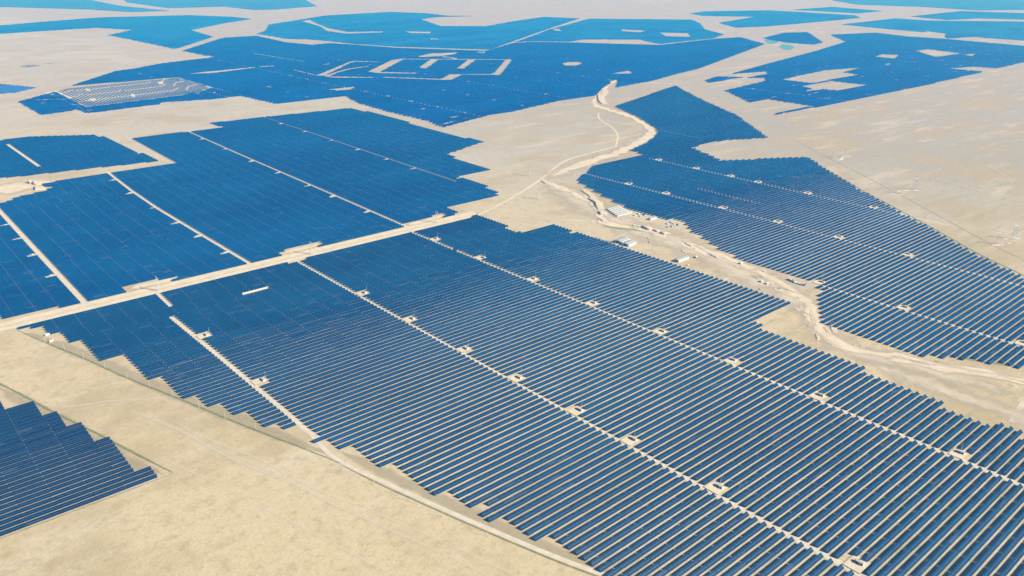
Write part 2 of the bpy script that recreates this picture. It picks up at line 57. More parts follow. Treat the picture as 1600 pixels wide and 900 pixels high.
RIBBONS = [
  {"name":"weed_margin","label":"","p":[[162.6,1275.9],[192.7,1188.3],[219.0,1100.8],[246.0,1003.9],[271.2,917.3],[296.7,843.6],[318.6,771.3],[343.5,698.8]],"w":26,"mat":"weedy","soft":0.7,"kind":"stuff","wob":0.2},
  {"name":"weed_margin","label":"","p":[[353.2,702.0],[369.0,635.7],[385.3,566.0],[401.5,504.0],[418.5,440.4],[435.3,375.6],[445.3,333.1]],"w":22,"mat":"weedy","soft":0.7,"kind":"stuff","wob":0.2},
  {"name":"weed_margin","label":"","p":[[99.5,1110.0],[115.2,1045.6],[135.2,978.9],[155.5,897.8],[169.9,832.2],[190.9,784.6]],"w":24,"mat":"weedy","soft":0.7,"kind":"stuff","wob":0.2},
  {"name":"main_road","label":"","p":[[-60,1321],[1035,1321]],"w":37,"mat":"road","soft":0.08,"kind":"structure","wob":0.0},
  {"name":"main_road","label":"","p":[[1012.5,1299.7],[1175.8,1364.8],[1342.3,1448.1],[1524.1,1550.7],[1642.8,1574.4],[1770.5,1589.1]],"w":12,"mat":"road","soft":0.4,"kind":"structure","wob":0.0},
  {"name":"wheel_rut","label":"","p":[[-60,1304.5],[1030,1304.5]],"w":3,"mat":"white","soft":0.7,"kind":"structure","wob":0.0},
  {"name":"wheel_rut","label":"","p":[[-60,1317],[1040,1319]],"w":1.1,"mat":"darktrack","soft":0.8,"kind":"structure","wob":0.0},
  {"name":"wheel_rut","label":"","p":[[-60,1319.4],[1040,1321.4]],"w":1.1,"mat":"darktrack","soft":0.8,"kind":"structure","wob":0.0},
  {"name":"wheel_rut","label":"","p":[[-60,1326],[500,1330],[1040,1327]],"w":3.5,"mat":"white","soft":0.9,"kind":"structure","wob":0.0},
  {"name":"dirt_track","label":"","p":[[1763.9,1583.1],[1894.8,1694.8],[1976.3,1791.6],[2063.8,1932.0],[2154.1,2024.1]],"w":9,"mat":"road","soft":0.4,"kind":"structure","wob":0.0},
  {"name":"service_road","label":"","p":[[603.3,-50],[603.3,1310]],"w":8.5,"mat":"roadpale","soft":0.12,"kind":"structure","wob":0.0},
  {"name":"service_road","label":"","p":[[856,-50],[856,1150]],"w":8.5,"mat":"roadpale","soft":0.12,"kind":"structure","wob":0.0},
  {"name":"service_road","label":"","p":[[856,1165],[856,1310]],"w":8.5,"mat":"roadpale","soft":0.12,"kind":"structure","wob":0.0},
  {"name":"service_road","label":"","p":[[348.5,735],[346.5,768],[347,800],[345.5,1000],[343,1190]],"w":8.5,"mat":"roadpale","soft":0.12,"kind":"structure","wob":0.0},
  {"name":"service_road","label":"","p":[[357,1225],[360,1310]],"w":8.5,"mat":"roadpale","soft":0.12,"kind":"structure","wob":0.0},
  {"name":"service_road","label":"","p":[[533.5,1330],[531,1550],[529,1800],[534,2000],[547,2240]],"w":10,"mat":"roadpale","soft":0.12,"kind":"structure","wob":0.0},
  {"name":"service_road","label":"","p":[[259,1330],[261,1700],[263.5,2050]],"w":11,"mat":"roadpale","soft":0.12,"kind":"structure","wob":0.0},
  {"name":"service_road","label":"","p":[[868,1330],[878,1700],[890,2200],[905,2650]],"w":8.5,"mat":"roadpale","soft":0.12,"kind":"structure","wob":0.0},
  {"name":"service_road","label":"","p":[[1166,1560],[1180,2000],[1201,2720]],"w":7,"mat":"roadpale","soft":0.12,"kind":"structure","wob":0.0},
  {"name":"service_road","label":"","p":[[1464,380],[1464,1000],[1462,1405]],"w":7.5,"mat":"roadpale","soft":0.12,"kind":"structure","wob":0.0},
  {"name":"service_road","label":"","p":[[1211,150],[1213,300],[1212,640]],"w":7.5,"mat":"roadpale","soft":0.12,"kind":"structure","wob":0.0},
  {"name":"service_road","label":"","p":[[1718,620],[1716,950],[1720,1420]],"w":7.5,"mat":"roadpale","soft":0.12,"kind":"structure","wob":0.0},
  {"name":"service_road","label":"","p":[[1560,960],[1559,1140]],"w":6,"mat":"roadpale","soft":0.12,"kind":"structure","wob":0.0},
  {"name":"service_road","label":"","p":[[2050,1500],[2065,1900]],"w":6,"mat":"roadpale","soft":0.12,"kind":"structure","wob":0.0},
  {"name":"service_road","label":"","p":[[428.2,2406.6],[425.2,2783.8]],"w":11,"mat":"roadpale","soft":0.12,"kind":"structure","wob":0.0},
  {"name":"perimeter_road","label":"","p":[[345.9,844.8],[346.8,804.2],[347.3,768.2],[345.0,738.0],[342.3,708.0],[344.1,680.5],[349.7,655.4],[357.1,629.3],[372.5,570.1],[387.4,516.1],[401.9,466.5],[418.1,414.5],[434.9,367.6],[448.9,315.3]],"w":6.6,"mat":"roadpale","soft":0.2,"kind":"structure","wob":0.0},
  {"name":"dirt_track","label":"","p":[[320.1,605.7],[327.0,581.1],[347.5,513.4],[360.5,471.9],[371.2,430.9],[381.8,392.8]],"w":4.5,"mat":"track","soft":0.9,"kind":"structure","wob":0.0},
  {"name":"dirt_track","label":"","p":[[235.2,898.5],[246.0,846.3],[261.5,796.1],[278.2,750.1],[289.9,697.7],[302.8,645.6],[319.1,604.0]],"w":5.5,"mat":"track","soft":0.9,"kind":"structure","wob":0.0},
  {"name":"dirt_track","label":"","p":[[250.7,805.5],[272.0,736.3],[287.2,677.7],[302.2,618.5],[314.7,578.8],[326.1,540.3],[342.9,487.1],[352.8,446.7],[360.4,418.3]],"w":6,"mat":"track","soft":0.9,"kind":"structure","wob":0.0},
  {"name":"dirt_track","label":"","p":[[195.0,826.7],[207.0,792.3],[224.3,739.3],[242.9,672.2],[258.1,619.9],[271.3,569.5],[282.0,530.6],[291.3,497.6],[297.7,472.4]],"w":3.6,"mat":"track","soft":0.8,"kind":"structure","wob":0.0},
  {"name":"dirt_track","label":"","p":[[137.4,1012.2],[161.0,998.0],[193.8,984.1],[225.1,963.3],[257.4,939.7]],"w":5,"mat":"track","soft":0.6,"kind":"structure","wob":0.0},
  {"name":"dirt_track","label":"","p":[[151.8,989.9],[177.8,979.5],[194.5,981.4]],"w":4,"mat":"track","soft":0.6,"kind":"structure","wob":0.0},
  {"name":"dirt_track","label":"","p":[[205.3,947.8],[235.3,861.0],[251.5,789.6],[278.2,703.2],[290.7,670.4]],"w":8,"mat":"track","soft":0.9,"kind":"structure","wob":0.0},
  {"name":"power_line_track","label":"","p":[[2276.2,1326.7],[2189.1,1216.8],[2081.1,1070.8],[1964.2,912.3],[1872.8,793.5],[1756.8,646.2],[1647.3,505.2],[1602.7,440.1],[1537.0,358.5]],"w":3.2,"mat":"darktrack","soft":0.5,"kind":"structure","wob":0.0},
  {"name":"dirt_track","label":"","p":[[3509.8,1585.1],[3465.3,1457.8],[3414.2,1347.1],[3343.0,1165.5],[3256.2,1004.9],[3145.6,813.7]],"w":12,"mat":"track","soft":0.6,"kind":"structure","wob":0.0},
  {"name":"dirt_track","label":"","p":[[1244.6,1040.0],[1221.7,938.1],[1206.9,850.6],[1182.2,762.7],[1165.1,686.7]],"w":5,"mat":"road","soft":0.6,"kind":"structure","wob":0.0},
  {"name":"dirt_track","label":"","p":[[1108.7,1174.7],[1153.4,1154.0],[1177.4,1121.4],[1198.1,1068.5],[1195.6,1014.3],[1205.8,957.0],[1209.5,897.4],[1192.5,825.4],[1179.8,747.7],[1167.8,688.4],[1154.0,631.5]],"w":11,"mat":"road","soft":0.5,"kind":"structure","wob":0.0},
  {"name":"dirt_track","label":"","p":[[1098.5,736.3],[1144.6,736.5],[1209.5,734.9]],"w":6,"mat":"road","soft":0.4,"kind":"structure","wob":0.0},
  {"name":"dirt_track","label":"","p":[[1044.2,249.3],[1008.8,245.6],[980.4,241.3]],"w":8,"mat":"roadpale","soft":0.3,"kind":"structure","wob":0.0},
  {"name":"dry_wash","label":"","p":[[2026.3,1677.1],[1803.2,1560.9],[1634.6,1517.2],[1472.6,1478.5],[1339.6,1433.5]],"w":95,"mat":"washwide","soft":1.0,"kind":"structure","wob":0.3},
  {"name":"dry_wash","label":"","p":[[1339.6,1433.5],[1299.3,1302.3],[1254.5,1186.7],[1226.2,1085.3],[1215.0,997.6],[1200.2,905.3],[1186.7,821.1],[1168.9,740.2],[1146.6,656.5],[1110.3,588.0],[1051.1,537.0]],"w":120,"mat":"washwide","soft":1.0,"kind":"structure","wob":0.3},
  {"name":"dry_wash","label":"","p":[[1129.1,599.2],[1063.1,541.9],[1019.1,479.0],[1025.3,426.3],[1039.4,371.8],[1053.5,312.7],[1073.2,230.5]],"w":85,"mat":"washwide","soft":1.0,"kind":"structure","wob":0.3},
  {"name":"dry_wash","label":"","p":[[995.1,447.2],[1004.6,389.8],[1002.5,323.3],[1000.6,262.6],[1004.4,202.0]],"w":60,"mat":"washwide","soft":1.0,"kind":"structure","wob":0.3},
  {"name":"dry_wash","label":"","p":[[2841.6,2558.1],[2734.9,2510.5],[2586.1,2405.5],[2439.7,2296.1],[2308.7,2195.1],[2235.0,2101.1]],"w":26,"mat":"wash","soft":0.4,"kind":"structure","wob":0.5},
  {"name":"dry_wash","label":"","p":[[2303.1,2199.9],[2232.1,2065.9],[2203.9,1946.0],[2132.1,1809.0],[2039.2,1680.1],[1932.2,1610.1],[1796.5,1555.0],[1678.6,1521.9],[1568.6,1502.2],[1456.4,1473.9],[1371.3,1448.8]],"w":46,"mat":"wash","soft":0.55,"kind":"structure","wob":0.5},
  {"name":"dry_wash","label":"","p":[[1346.7,1452.9],[1327.6,1386.4],[1313.0,1305.5],[1296.0,1247.0],[1278.2,1199.7],[1232.7,1141.0],[1199.4,1096.6],[1206.5,1049.8],[1224.7,1005.8],[1215.3,948.9],[1206.6,880.0]],"w":34,"mat":"wash","soft":0.6,"kind":"structure","wob":0.5},
  {"name":"dry_wash","label":"","p":[[1218.5,951.4],[1206.6,880.0],[1195.8,799.7],[1183.1,723.8],[1153.6,643.0],[1125.0,589.0],[1075.3,546.9],[1031.8,495.7],[1027.5,450.3],[1049.0,411.0],[1065.5,366.5],[1087.8,318.1],[1106.6,255.7]],"w":30,"mat":"wash","soft":0.6,"kind":"structure","wob":0.6},
  {"name":"dry_wash","label":"","p":[[1221.7,922.4],[1216.0,842.8],[1202.1,763.0],[1172.2,672.7],[1148.5,610.8]],"w":40,"mat":"wash","soft":0.9,"kind":"structure","wob":0.6},
  {"name":"dry_wash","label":"","p":[[1028.2,418.7],[1051.4,368.8],[1078.3,314.5],[1104.0,240.3]],"w":34,"mat":"wash","soft":0.9,"kind":"structure","wob":0.6},
  {"name":"bare_earth","label":"","p":[[262.4,2218.2],[314.2,2212.0],[355.8,2215.6],[387.5,2220.7]],"w":120,"mat":"wash","soft":0.5,"kind":"structure","wob":0.3},
  {"name":"grass_verge","label":"","p":[[154.0,1295.1],[177.7,1212.1],[200.9,1139.1],[230.6,1030.8],[259.8,939.7],[282.4,865.6],[304.5,796.0],[324.6,736.6],[343.4,677.9]],"w":4.0,"mat":"verge","soft":0.6,"kind":"stuff","wob":0.3},
  {"name":"grass_verge","label":"","p":[[342.2,675.8],[353.5,623.5],[369.0,565.0],[383.9,511.5],[398.4,462.4],[414.6,410.8],[430.8,363.9],[442.0,316.5]],"w":2.6,"mat":"verge","soft":0.6,"kind":"stuff","wob":0.3},
  {"name":"grass_verge","label":"","p":[[72.8,1209.5],[101.6,1121.5],[118.9,1063.2],[134.3,1004.9],[159.7,920.7],[180.7,845.6],[199.9,779.8]],"w":4.5,"mat":"verge","soft":0.6,"kind":"stuff","wob":0.3},
  {"name":"grass_verge","label":"","p":[[199.9,779.8],[183.6,778.8],[105.3,778.7],[39.1,779.1],[8.2,777.7]],"w":2.2,"mat":"verge","soft":0.6,"kind":"stuff","wob":0.3},
  {"name":"grass_verge","label":"","p":[[102.6,1007.0],[116.0,1022.7],[119.8,1001.8],[125.9,968.1]],"w":7,"mat":"verge","soft":0.9,"kind":"stuff","wob":0.3},
  {"name":"grass_verge","label":"","p":[[1178.2,1085.6],[1187.0,1049.5],[1205.1,1022.7],[1207.0,999.0]],"w":12,"mat":"verge","soft":0.9,"kind":"stuff","wob":0.3},
  {"name":"grass_verge","label":"","p":[[1083.8,1110.6],[1093.5,1075.1],[1105.8,1017.2],[1114.9,983.9]],"w":22,"mat":"verge","soft":1.0,"kind":"stuff","wob":0.3},
  {"name":"grass_verge","label":"","p":[[1163.9,723.9],[1161.7,709.6],[1154.6,699.8]],"w":8,"mat":"verge","soft":1.0,"kind":"stuff","wob":0.3},
  {"name":"grass_verge","label":"","p":[[1139.5,670.1],[1141.7,657.0],[1154.7,653.2]],"w":10,"mat":"verge","soft":1.0,"kind":"stuff","wob":0.3},
  {"name":"grass_verge","label":"","p":[[1152.2,651.7],[1150.8,634.2]],"w":9,"mat":"verge","soft":1.0,"kind":"stuff","wob":0.3},
  {"name":"grass_verge","label":"","p":[[2064.3,1147.0],[1942.0,992.2],[1847.8,875.2],[1780.7,780.4],[1671.9,631.8],[1573.2,502.0],[1517.6,411.1],[1423.1,288.7]],"w":5,"mat":"verge","soft":0.7,"kind":"stuff","wob":0.2},
  {"name":"grass_verge","label":"","p":[[1091.5,382.1],[1108.2,367.7],[1114.0,344.7],[1120.4,326.6],[1144.6,283.6]],"w":10,"mat":"verge","soft":1.0,"kind":"stuff","wob":0.3},
  {"name":"bare_earth","label":"","p":[[1859.0,820.1],[1870.4,802.9],[1872.9,786.0]],"w":16,"mat":"wash","soft":0.8,"kind":"structure","wob":0.5},
  {"name":"bare_earth","label":"","p":[[1892.8,813.6],[1938.6,797.0],[1940.7,772.3]],"w":16,"mat":"wash","soft":0.8,"kind":"structure","wob":0.5},
  {"name":"bare_earth","label":"","p":[[2088.8,1084.5],[2104.7,1070.8],[2159.9,1085.8],[2165.0,1060.3]],"w":16,"mat":"wash","soft":0.8,"kind":"structure","wob":0.5},
  {"name":"bare_earth","label":"","p":[[1642.1,514.7],[1660.0,504.2],[1669.8,490.8]],"w":16,"mat":"wash","soft":0.8,"kind":"structure","wob":0.5},
  {"name":"bare_earth","label":"","p":[[1697.8,512.3],[1726.7,503.0],[1726.5,482.4]],"w":16,"mat":"wash","soft":0.8,"kind":"structure","wob":0.5},
  {"name":"bare_earth","label":"","p":[[1669.2,496.3],[1703.9,491.6]],"w":16,"mat":"wash","soft":0.8,"kind":"structure","wob":0.5},
  {"name":"bare_earth","label":"","p":[[329.2,1353.2],[370.1,1352.2],[409.7,1349.5]],"w":26,"mat":"road","soft":0.5,"kind":"structure","wob":0.0},
  {"name":"bare_earth","label":"","p":[[603.5,1351.4],[640.6,1352.9],[685.4,1353.9]],"w":24,"mat":"road","soft":0.5,"kind":"structure","wob":0.0},
  {"name":"bare_earth","label":"","p":[[875.5,1346.4],[922.4,1347.1],[977.5,1354.6]],"w":26,"mat":"road","soft":0.5,"kind":"structure","wob":0.0},
  {"name":"bare_earth","label":"","p":[[461.2,1213.3],[508.9,1213.3]],"w":15,"mat":"white","soft":0.15,"kind":"structure","wob":0.0},
  {"name":"bare_earth","label":"","p":[[3130.1,2170.0],[3281.4,2122.4]],"w":60,"mat":"road","soft":1.0,"kind":"structure","wob":0.0},
  {"name":"bare_earth","label":"","p":[[2876.0,2416.2],[2968.1,2309.6],[3016.3,2241.1]],"w":40,"mat":"wash","soft":1.0,"kind":"structure","wob":0.4},
  {"name":"bare_earth","label":"","p":[[5859.4,3667.4],[6186.0,3642.6],[6084.4,3310.2]],"w":90,"mat":"wash","soft":1.0,"kind":"structure","wob":0.4},
  {"name":"bare_earth","label":"","p":[[463.5,3552.6],[558.3,3508.0],[627.8,3339.0]],"w":90,"mat":"track","soft":1.0,"kind":"structure","wob":0.4},
  {"name":"bare_earth","label":"","p":[[728.8,2925.7],[798.9,2957.6],[840.5,2890.5]],"w":60,"mat":"track","soft":1.0,"kind":"structure","wob":0.4},
  {"name":"bare_earth","label":"","p":[[1302.8,4751.2],[1422.7,4766.7]],"w":70,"mat":"white","soft":1.0,"kind":"structure","wob":0.4},
  {"name":"scrub_patch","label":"","p":[[895.8,4987.5],[932.8,4993.2],[944.9,4908.0],[982.0,4913.2]],"w":90,"mat":"scrub","soft":1.0,"kind":"stuff","wob":0.6},
  {"name":"scrub_patch","label":"","p":[[1025.9,5028.8],[1061.1,4978.9]],"w":50,"mat":"scrub","soft":1.0,"kind":"stuff","wob":0.6},
  {"name":"scrub_patch","label":"","p":[[1244.2,976.2],[1243.0,968.1],[1241.2,959.8]],"w":5.704869428145194,"mat":"scrubw","soft":1.0,"kind":"stuff","wob":0.5},
  {"name":"scrub_patch","label":"","p":[[1081.7,408.6],[1081.4,398.9],[1082.0,389.1]],"w":6.791151231434087,"mat":"scrubw","soft":1.0,"kind":"stuff","wob":0.5},
  {"name":"scrub_patch","label":"","p":[[1069.8,372.1],[1072.5,366.6],[1075.6,361.4]],"w":7.820468758627277,"mat":"scrubw","soft":1.0,"kind":"stuff","wob":0.5},
  {"name":"scrub_patch","label":"","p":[[1183.5,1120.6],[1179.9,1119.1],[1175.5,1116.9]],"w":4.929331294224513,"mat":"scrubw","soft":1.0,"kind":"stuff","wob":0.5},
  {"name":"scrub_patch","label":"","p":[[1155.9,690.9],[1158.6,684.0],[1159.5,676.9]],"w":5.708829712297618,"mat":"scrubw","soft":1.0,"kind":"stuff","wob":0.5},
  {"name":"scrub_patch","label":"","p":[[1083.8,352.0],[1083.1,341.4],[1086.9,331.6]],"w":3.442590465548642,"mat":"scrubw","soft":1.0,"kind":"stuff","wob":0.5},
  {"name":"scrub_patch","label":"","p":[[1294.0,1235.8],[1294.2,1224.9],[1295.5,1213.9]],"w":7.903178784216698,"mat":"scrubw","soft":1.0,"kind":"stuff","wob":0.5},
  {"name":"scrub_patch","label":"","p":[[1040.5,450.6],[1043.9,446.2],[1041.3,441.9]],"w":6.448665367157601,"mat":"scrubw","soft":1.0,"kind":"stuff","wob":0.5},
  {"name":"scrub_patch","label":"","p":[[1225.9,777.6],[1224.7,770.4],[1223.3,762.8]],"w":5.535134079728299,"mat":"scrubw","soft":1.0,"kind":"stuff","wob":0.5},
  {"name":"scrub_patch","label":"","p":[[1092.0,578.9],[1087.1,569.2],[1084.5,558.7]],"w":4.574381963165584,"mat":"scrubw","soft":1.0,"kind":"stuff","wob":0.5},
  {"name":"scrub_patch","label":"","p":[[1138.1,620.2],[1133.3,611.1],[1126.2,604.0]],"w":6.380101547436884,"mat":"scrubw","soft":1.0,"kind":"stuff","wob":0.5},
  {"name":"scrub_patch","label":"","p":[[1173.2,712.9],[1171.1,705.1],[1170.1,697.3]],"w":4.8858017066445845,"mat":"scrubw","soft":1.0,"kind":"stuff","wob":0.5},
  {"name":"scrub_patch","label":"","p":[[1309.3,1316.9],[1310.7,1308.4],[1308.2,1299.9]],"w":7.745745336031677,"mat":"scrubw","soft":1.0,"kind":"stuff","wob":0.5},
  {"name":"scrub_patch","label":"","p":[[1217.9,992.1],[1214.3,982.2],[1206.4,972.5]],"w":5.648138141541967,"mat":"scrubw","soft":1.0,"kind":"stuff","wob":0.5},
  {"name":"scrub_patch","label":"","p":[[1220.8,1051.1],[1222.7,1040.1],[1224.6,1028.6]],"w":7.249860915212873,"mat":"scrubw","soft":1.0,"kind":"stuff","wob":0.5},
  {"name":"scrub_patch","label":"","p":[[1051.8,545.1],[1045.6,542.2],[1042.3,534.2]],"w":7.934568275143978,"mat":"scrubw","soft":1.0,"kind":"stuff","wob":0.5},
  {"name":"scrub_patch","label":"","p":[[1117.6,548.0],[1114.7,546.0],[1111.2,542.4]],"w":7.2899054880692695,"mat":"scrubw","soft":1.0,"kind":"stuff","wob":0.5},
  {"name":"scrub_patch","label":"","p":[[1207.5,875.8],[1202.1,869.8],[1199.3,866.6]],"w":5.405239147890295,"mat":"scrubw","soft":1.0,"kind":"stuff","wob":0.5},
  {"name":"scrub_patch","label":"","p":[[1271.8,1200.2],[1264.2,1194.7],[1259.8,1187.7]],"w":6.911625558933919,"mat":"scrubw","soft":1.0,"kind":"stuff","wob":0.5},
  {"name":"scrub_patch","label":"","p":[[1196.0,703.3],[1196.8,698.3],[1196.4,693.2]],"w":5.437506714038819,"mat":"scrubw","soft":1.0,"kind":"stuff","wob":0.5},
  {"name":"scrub_patch","label":"","p":[[1092.6,335.5],[1096.7,328.9],[1097.0,323.4]],"w":3.6231311727253086,"mat":"scrubw","soft":1.0,"kind":"stuff","wob":0.5},
  {"name":"scrub_patch","label":"","p":[[1291.8,1227.0],[1289.7,1223.0],[1290.0,1218.6]],"w":4.5205910936308875,"mat":"scrubw","soft":1.0,"kind":"stuff","wob":0.5},
  {"name":"sand_rill","label":"","p":[[1208.5,945.0],[1208.5,936.2],[1211.0,927.4]],"w":4.521058727403773,"mat":"wash","soft":0.9,"kind":"structure","wob":0.5},
  {"name":"sand_rill","label":"","p":[[1312.5,1273.9],[1309.1,1266.7],[1306.1,1260.2]],"w":5.143349536362015,"mat":"wash","soft":0.9,"kind":"structure","wob":0.5},
  {"name":"sand_rill","label":"","p":[[1044.0,365.7],[1054.2,356.0],[1062.5,347.9]],"w":6.252886823759302,"mat":"wash","soft":0.9,"kind":"structure","wob":0.5},
  {"name":"sand_rill","label":"","p":[[1044.7,429.2],[1051.5,421.5],[1056.9,416.1]],"w":3.1772514440776822,"mat":"wash","soft":0.9,"kind":"structure","wob":0.5},
  {"name":"sand_rill","label":"","p":[[1285.0,1234.1],[1276.8,1223.3],[1273.2,1213.8]],"w":4.1975284456833375,"mat":"wash","soft":0.9,"kind":"structure","wob":0.5},
  {"name":"sand_rill","label":"","p":[[1287.7,1260.7],[1284.1,1249.3],[1277.7,1239.9]],"w":5.255909388673967,"mat":"wash","soft":0.9,"kind":"structure","wob":0.5},
  {"name":"sand_rill","label":"","p":[[1297.1,1243.3],[1296.1,1233.8],[1295.2,1224.4]],"w":5.001238442518236,"mat":"wash","soft":0.9,"kind":"structure","wob":0.5},
  {"name":"sand_rill","label":"","p":[[1100.7,552.2],[1091.1,544.5],[1079.0,538.1]],"w":6.550220702568513,"mat":"wash","soft":0.9,"kind":"structure","wob":0.5},
  {"name":"sand_rill","label":"","p":[[1199.7,1100.6],[1198.7,1091.9],[1200.8,1083.4]],"w":3.9292207017985272,"mat":"wash","soft":0.9,"kind":"structure","wob":0.5},
  {"name":"sand_rill","label":"","p":[[1027.5,362.6],[1031.6,355.7],[1033.9,349.5]],"w":4.917958462360406,"mat":"wash","soft":0.9,"kind":"structure","wob":0.5},
  {"name":"sand_rill","label":"","p":[[1139.1,645.4],[1139.2,637.3],[1137.7,628.7]],"w":5.609586404476203,"mat":"wash","soft":0.9,"kind":"structure","wob":0.5},
  {"name":"sand_rill","label":"","p":[[1313.4,1358.8],[1317.4,1348.3],[1316.4,1337.8]],"w":5.870753430644652,"mat":"wash","soft":0.9,"kind":"structure","wob":0.5},
  {"name":"sand_rill","label":"","p":[[1287.9,1203.3],[1286.9,1198.2],[1281.7,1193.6]],"w":4.253667032219978,"mat":"wash","soft":0.9,"kind":"structure","wob":0.5},
  {"name":"sand_rill","label":"","p":[[1124.7,594.3],[1113.8,592.6],[1104.0,589.5]],"w":3.117536673986969,"mat":"wash","soft":0.9,"kind":"structure","wob":0.5},
  {"name":"sand_rill","label":"","p":[[1176.4,777.3],[1178.0,768.1],[1182.7,759.1]],"w":6.548756048902386,"mat":"wash","soft":0.9,"kind":"structure","wob":0.5},
  {"name":"sand_rill","label":"","p":[[1219.6,953.9],[1214.6,941.9],[1212.9,929.7]],"w":4.062366965626653,"mat":"wash","soft":0.9,"kind":"structure","wob":0.5},
  {"name":"sand_rill","label":"","p":[[1183.2,757.7],[1180.0,750.3],[1177.7,741.7]],"w":3.7164176813000243,"mat":"wash","soft":0.9,"kind":"structure","wob":0.5},
  {"name":"sand_rill","label":"","p":[[1079.1,547.0],[1068.8,541.5],[1058.1,535.9]],"w":4.2497709030572,"mat":"wash","soft":0.9,"kind":"structure","wob":0.5},
  {"name":"sand_rill","label":"","p":[[1209.8,1073.2],[1211.3,1064.4],[1212.8,1056.0]],"w":4.0850722565411415,"mat":"wash","soft":0.9,"kind":"structure","wob":0.5},
  {"name":"sand_rill","label":"","p":[[1038.1,446.3],[1040.1,440.0],[1042.0,432.6]],"w":3.398594816967303,"mat":"wash","soft":0.9,"kind":"structure","wob":0.5},
  {"name":"sand_rill","label":"","p":[[1264.0,1171.3],[1259.3,1163.4],[1252.3,1153.2]],"w":6.1927825568210615,"mat":"wash","soft":0.9,"kind":"structure","wob":0.5},
  {"name":"sand_rill","label":"","p":[[1052.3,395.2],[1051.9,386.1],[1055.9,377.1]],"w":4.532585213063582,"mat":"wash","soft":0.9,"kind":"structure","wob":0.5},
  {"name":"sand_rill","label":"","p":[[1054.2,376.1],[1055.9,367.6],[1062.6,360.0]],"w":6.0238549906592835,"mat":"wash","soft":0.9,"kind":"structure","wob":0.5},
  {"name":"sand_rill","label":"","p":[[1237.9,983.5],[1235.5,975.0],[1236.1,966.5]],"w":5.264018186427744,"mat":"wash","soft":0.9,"kind":"structure","wob":0.5},
  {"name":"pale_gravel","label":"","p":[[800,3650],[1345,3765]],"w":470,"mat":"road","soft":0.1,"kind":"structure","wob":0.0},
  {"name":"pale_scour","label":"","p":[[2324.1,763.8],[2295.6,743.6],[2263.7,718.3],[2233.2,691.2]],"w":16.65931426972086,"mat":"scour","soft":1.0,"kind":"structure","wob":0.5},
  {"name":"pale_scour","label":"","p":[[2759.2,1585.2],[2699.3,1627.2],[2627.1,1672.4],[2552.4,1713.6]],"w":17.779336564638463,"mat":"scour","soft":1.0,"kind":"structure","wob":0.5},
  {"name":"pale_scour","label":"","p":[[2419.3,1412.9],[2408.8,1435.7],[2395.1,1461.6],[2380.0,1486.7]],"w":6.635071279396518,"mat":"scour","soft":1.0,"kind":"structure","wob":0.5},
  {"name":"pale_scour","label":"","p":[[2620.6,671.7],[2564.6,725.8],[2496.1,785.5],[2424.4,841.3]],"w":12.441084970122702,"mat":"scour","soft":1.0,"kind":"structure","wob":0.5},
  {"name":"pale_scour","label":"","p":[[2682.1,1444.8],[2624.5,1451.6],[2557.0,1456.1],[2489.3,1456.8]],"w":11.194765979481737,"mat":"scour","soft":1.0,"kind":"structure","wob":0.5},
  {"name":"pale_scour","label":"","p":[[2752.8,950.9],[2766.3,976.4],[2780.5,1006.9],[2793.0,1038.2]],"w":7.953939183723808,"mat":"scour","soft":1.0,"kind":"structure","wob":0.5},
  {"name":"pale_scour","label":"","p":[[3158.6,746.3],[3132.8,779.9],[3100.7,817.5],[3066.5,853.2]],"w":9.578035044187493,"mat":"scour","soft":1.0,"kind":"structure","wob":0.5},
  {"name":"pale_scour","label":"","p":[[2186.7,1126.5],[2184.4,1188.5],[2177.9,1260.7],[2167.4,1332.4]],"w":7.955114687293603,"mat":"scour","soft":1.0,"kind":"structure","wob":0.5},
  {"name":"pale_scour","label":"","p":[[1827.9,1102.9],[1790.5,1153.1],[1743.8,1209.3],[1694.0,1262.9]],"w":9.827426973196452,"mat":"scour","soft":1.0,"kind":"structure","wob":0.5},
  {"name":"pale_scour","label":"","p":[[2286.0,1275.7],[2257.4,1289.4],[2223.4,1303.6],[2188.5,1315.9]],"w":7.753149613126314,"mat":"scour","soft":1.0,"kind":"structure","wob":0.5},
  {"name":"pale_scour","label":"","p":[[3059.8,1412.0],[3045.6,1437.3],[3027.4,1465.9],[3007.7,1493.4]],"w":6.4711100102000065,"mat":"scour","soft":1.0,"kind":"structure","wob":0.5},
  {"name":"pale_scour","label":"","p":[[2645.8,1395.5],[2575.6,1430.9],[2491.7,1467.8],[2405.9,1499.9]],"w":12.269820069754264,"mat":"scour","soft":1.0,"kind":"structure","wob":0.5},
  {"name":"pale_scour","label":"","p":[[2222.0,962.5],[2227.2,1012.4],[2230.2,1070.9],[2230.0,1129.4]],"w":6.690188242438629,"mat":"scour","soft":1.0,"kind":"structure","wob":0.5},
  {"name":"pale_scour","label":"","p":[[2035.6,668.7],[2053.4,709.9],[2071.6,759.1],[2087.1,809.1]],"w":14.54791493337967,"mat":"scour","soft":1.0,"kind":"structure","wob":0.5},
  {"name":"pale_scour","label":"","p":[[2663.3,598.0],[2652.9,680.7],[2635.8,776.5],[2613.4,871.1]],"w":12.932844156149987,"mat":"scour","soft":1.0,"kind":"structure","wob":0.5},
  {"name":"pale_scour","label":"","p":[[3413.9,1360.0],[3362.2,1407.3],[3299.1,1459.3],[3233.2,1507.7]],"w":7.611874002235132,"mat":"scour","soft":1.0,"kind":"structure","wob":0.5},
  {"name":"pale_scour","label":"","p":[[2905.0,762.9],[2827.5,800.6],[2734.9,839.8],[2640.3,873.8]],"w":19.641028266075132,"mat":"scour","soft":1.0,"kind":"structure","wob":0.5},
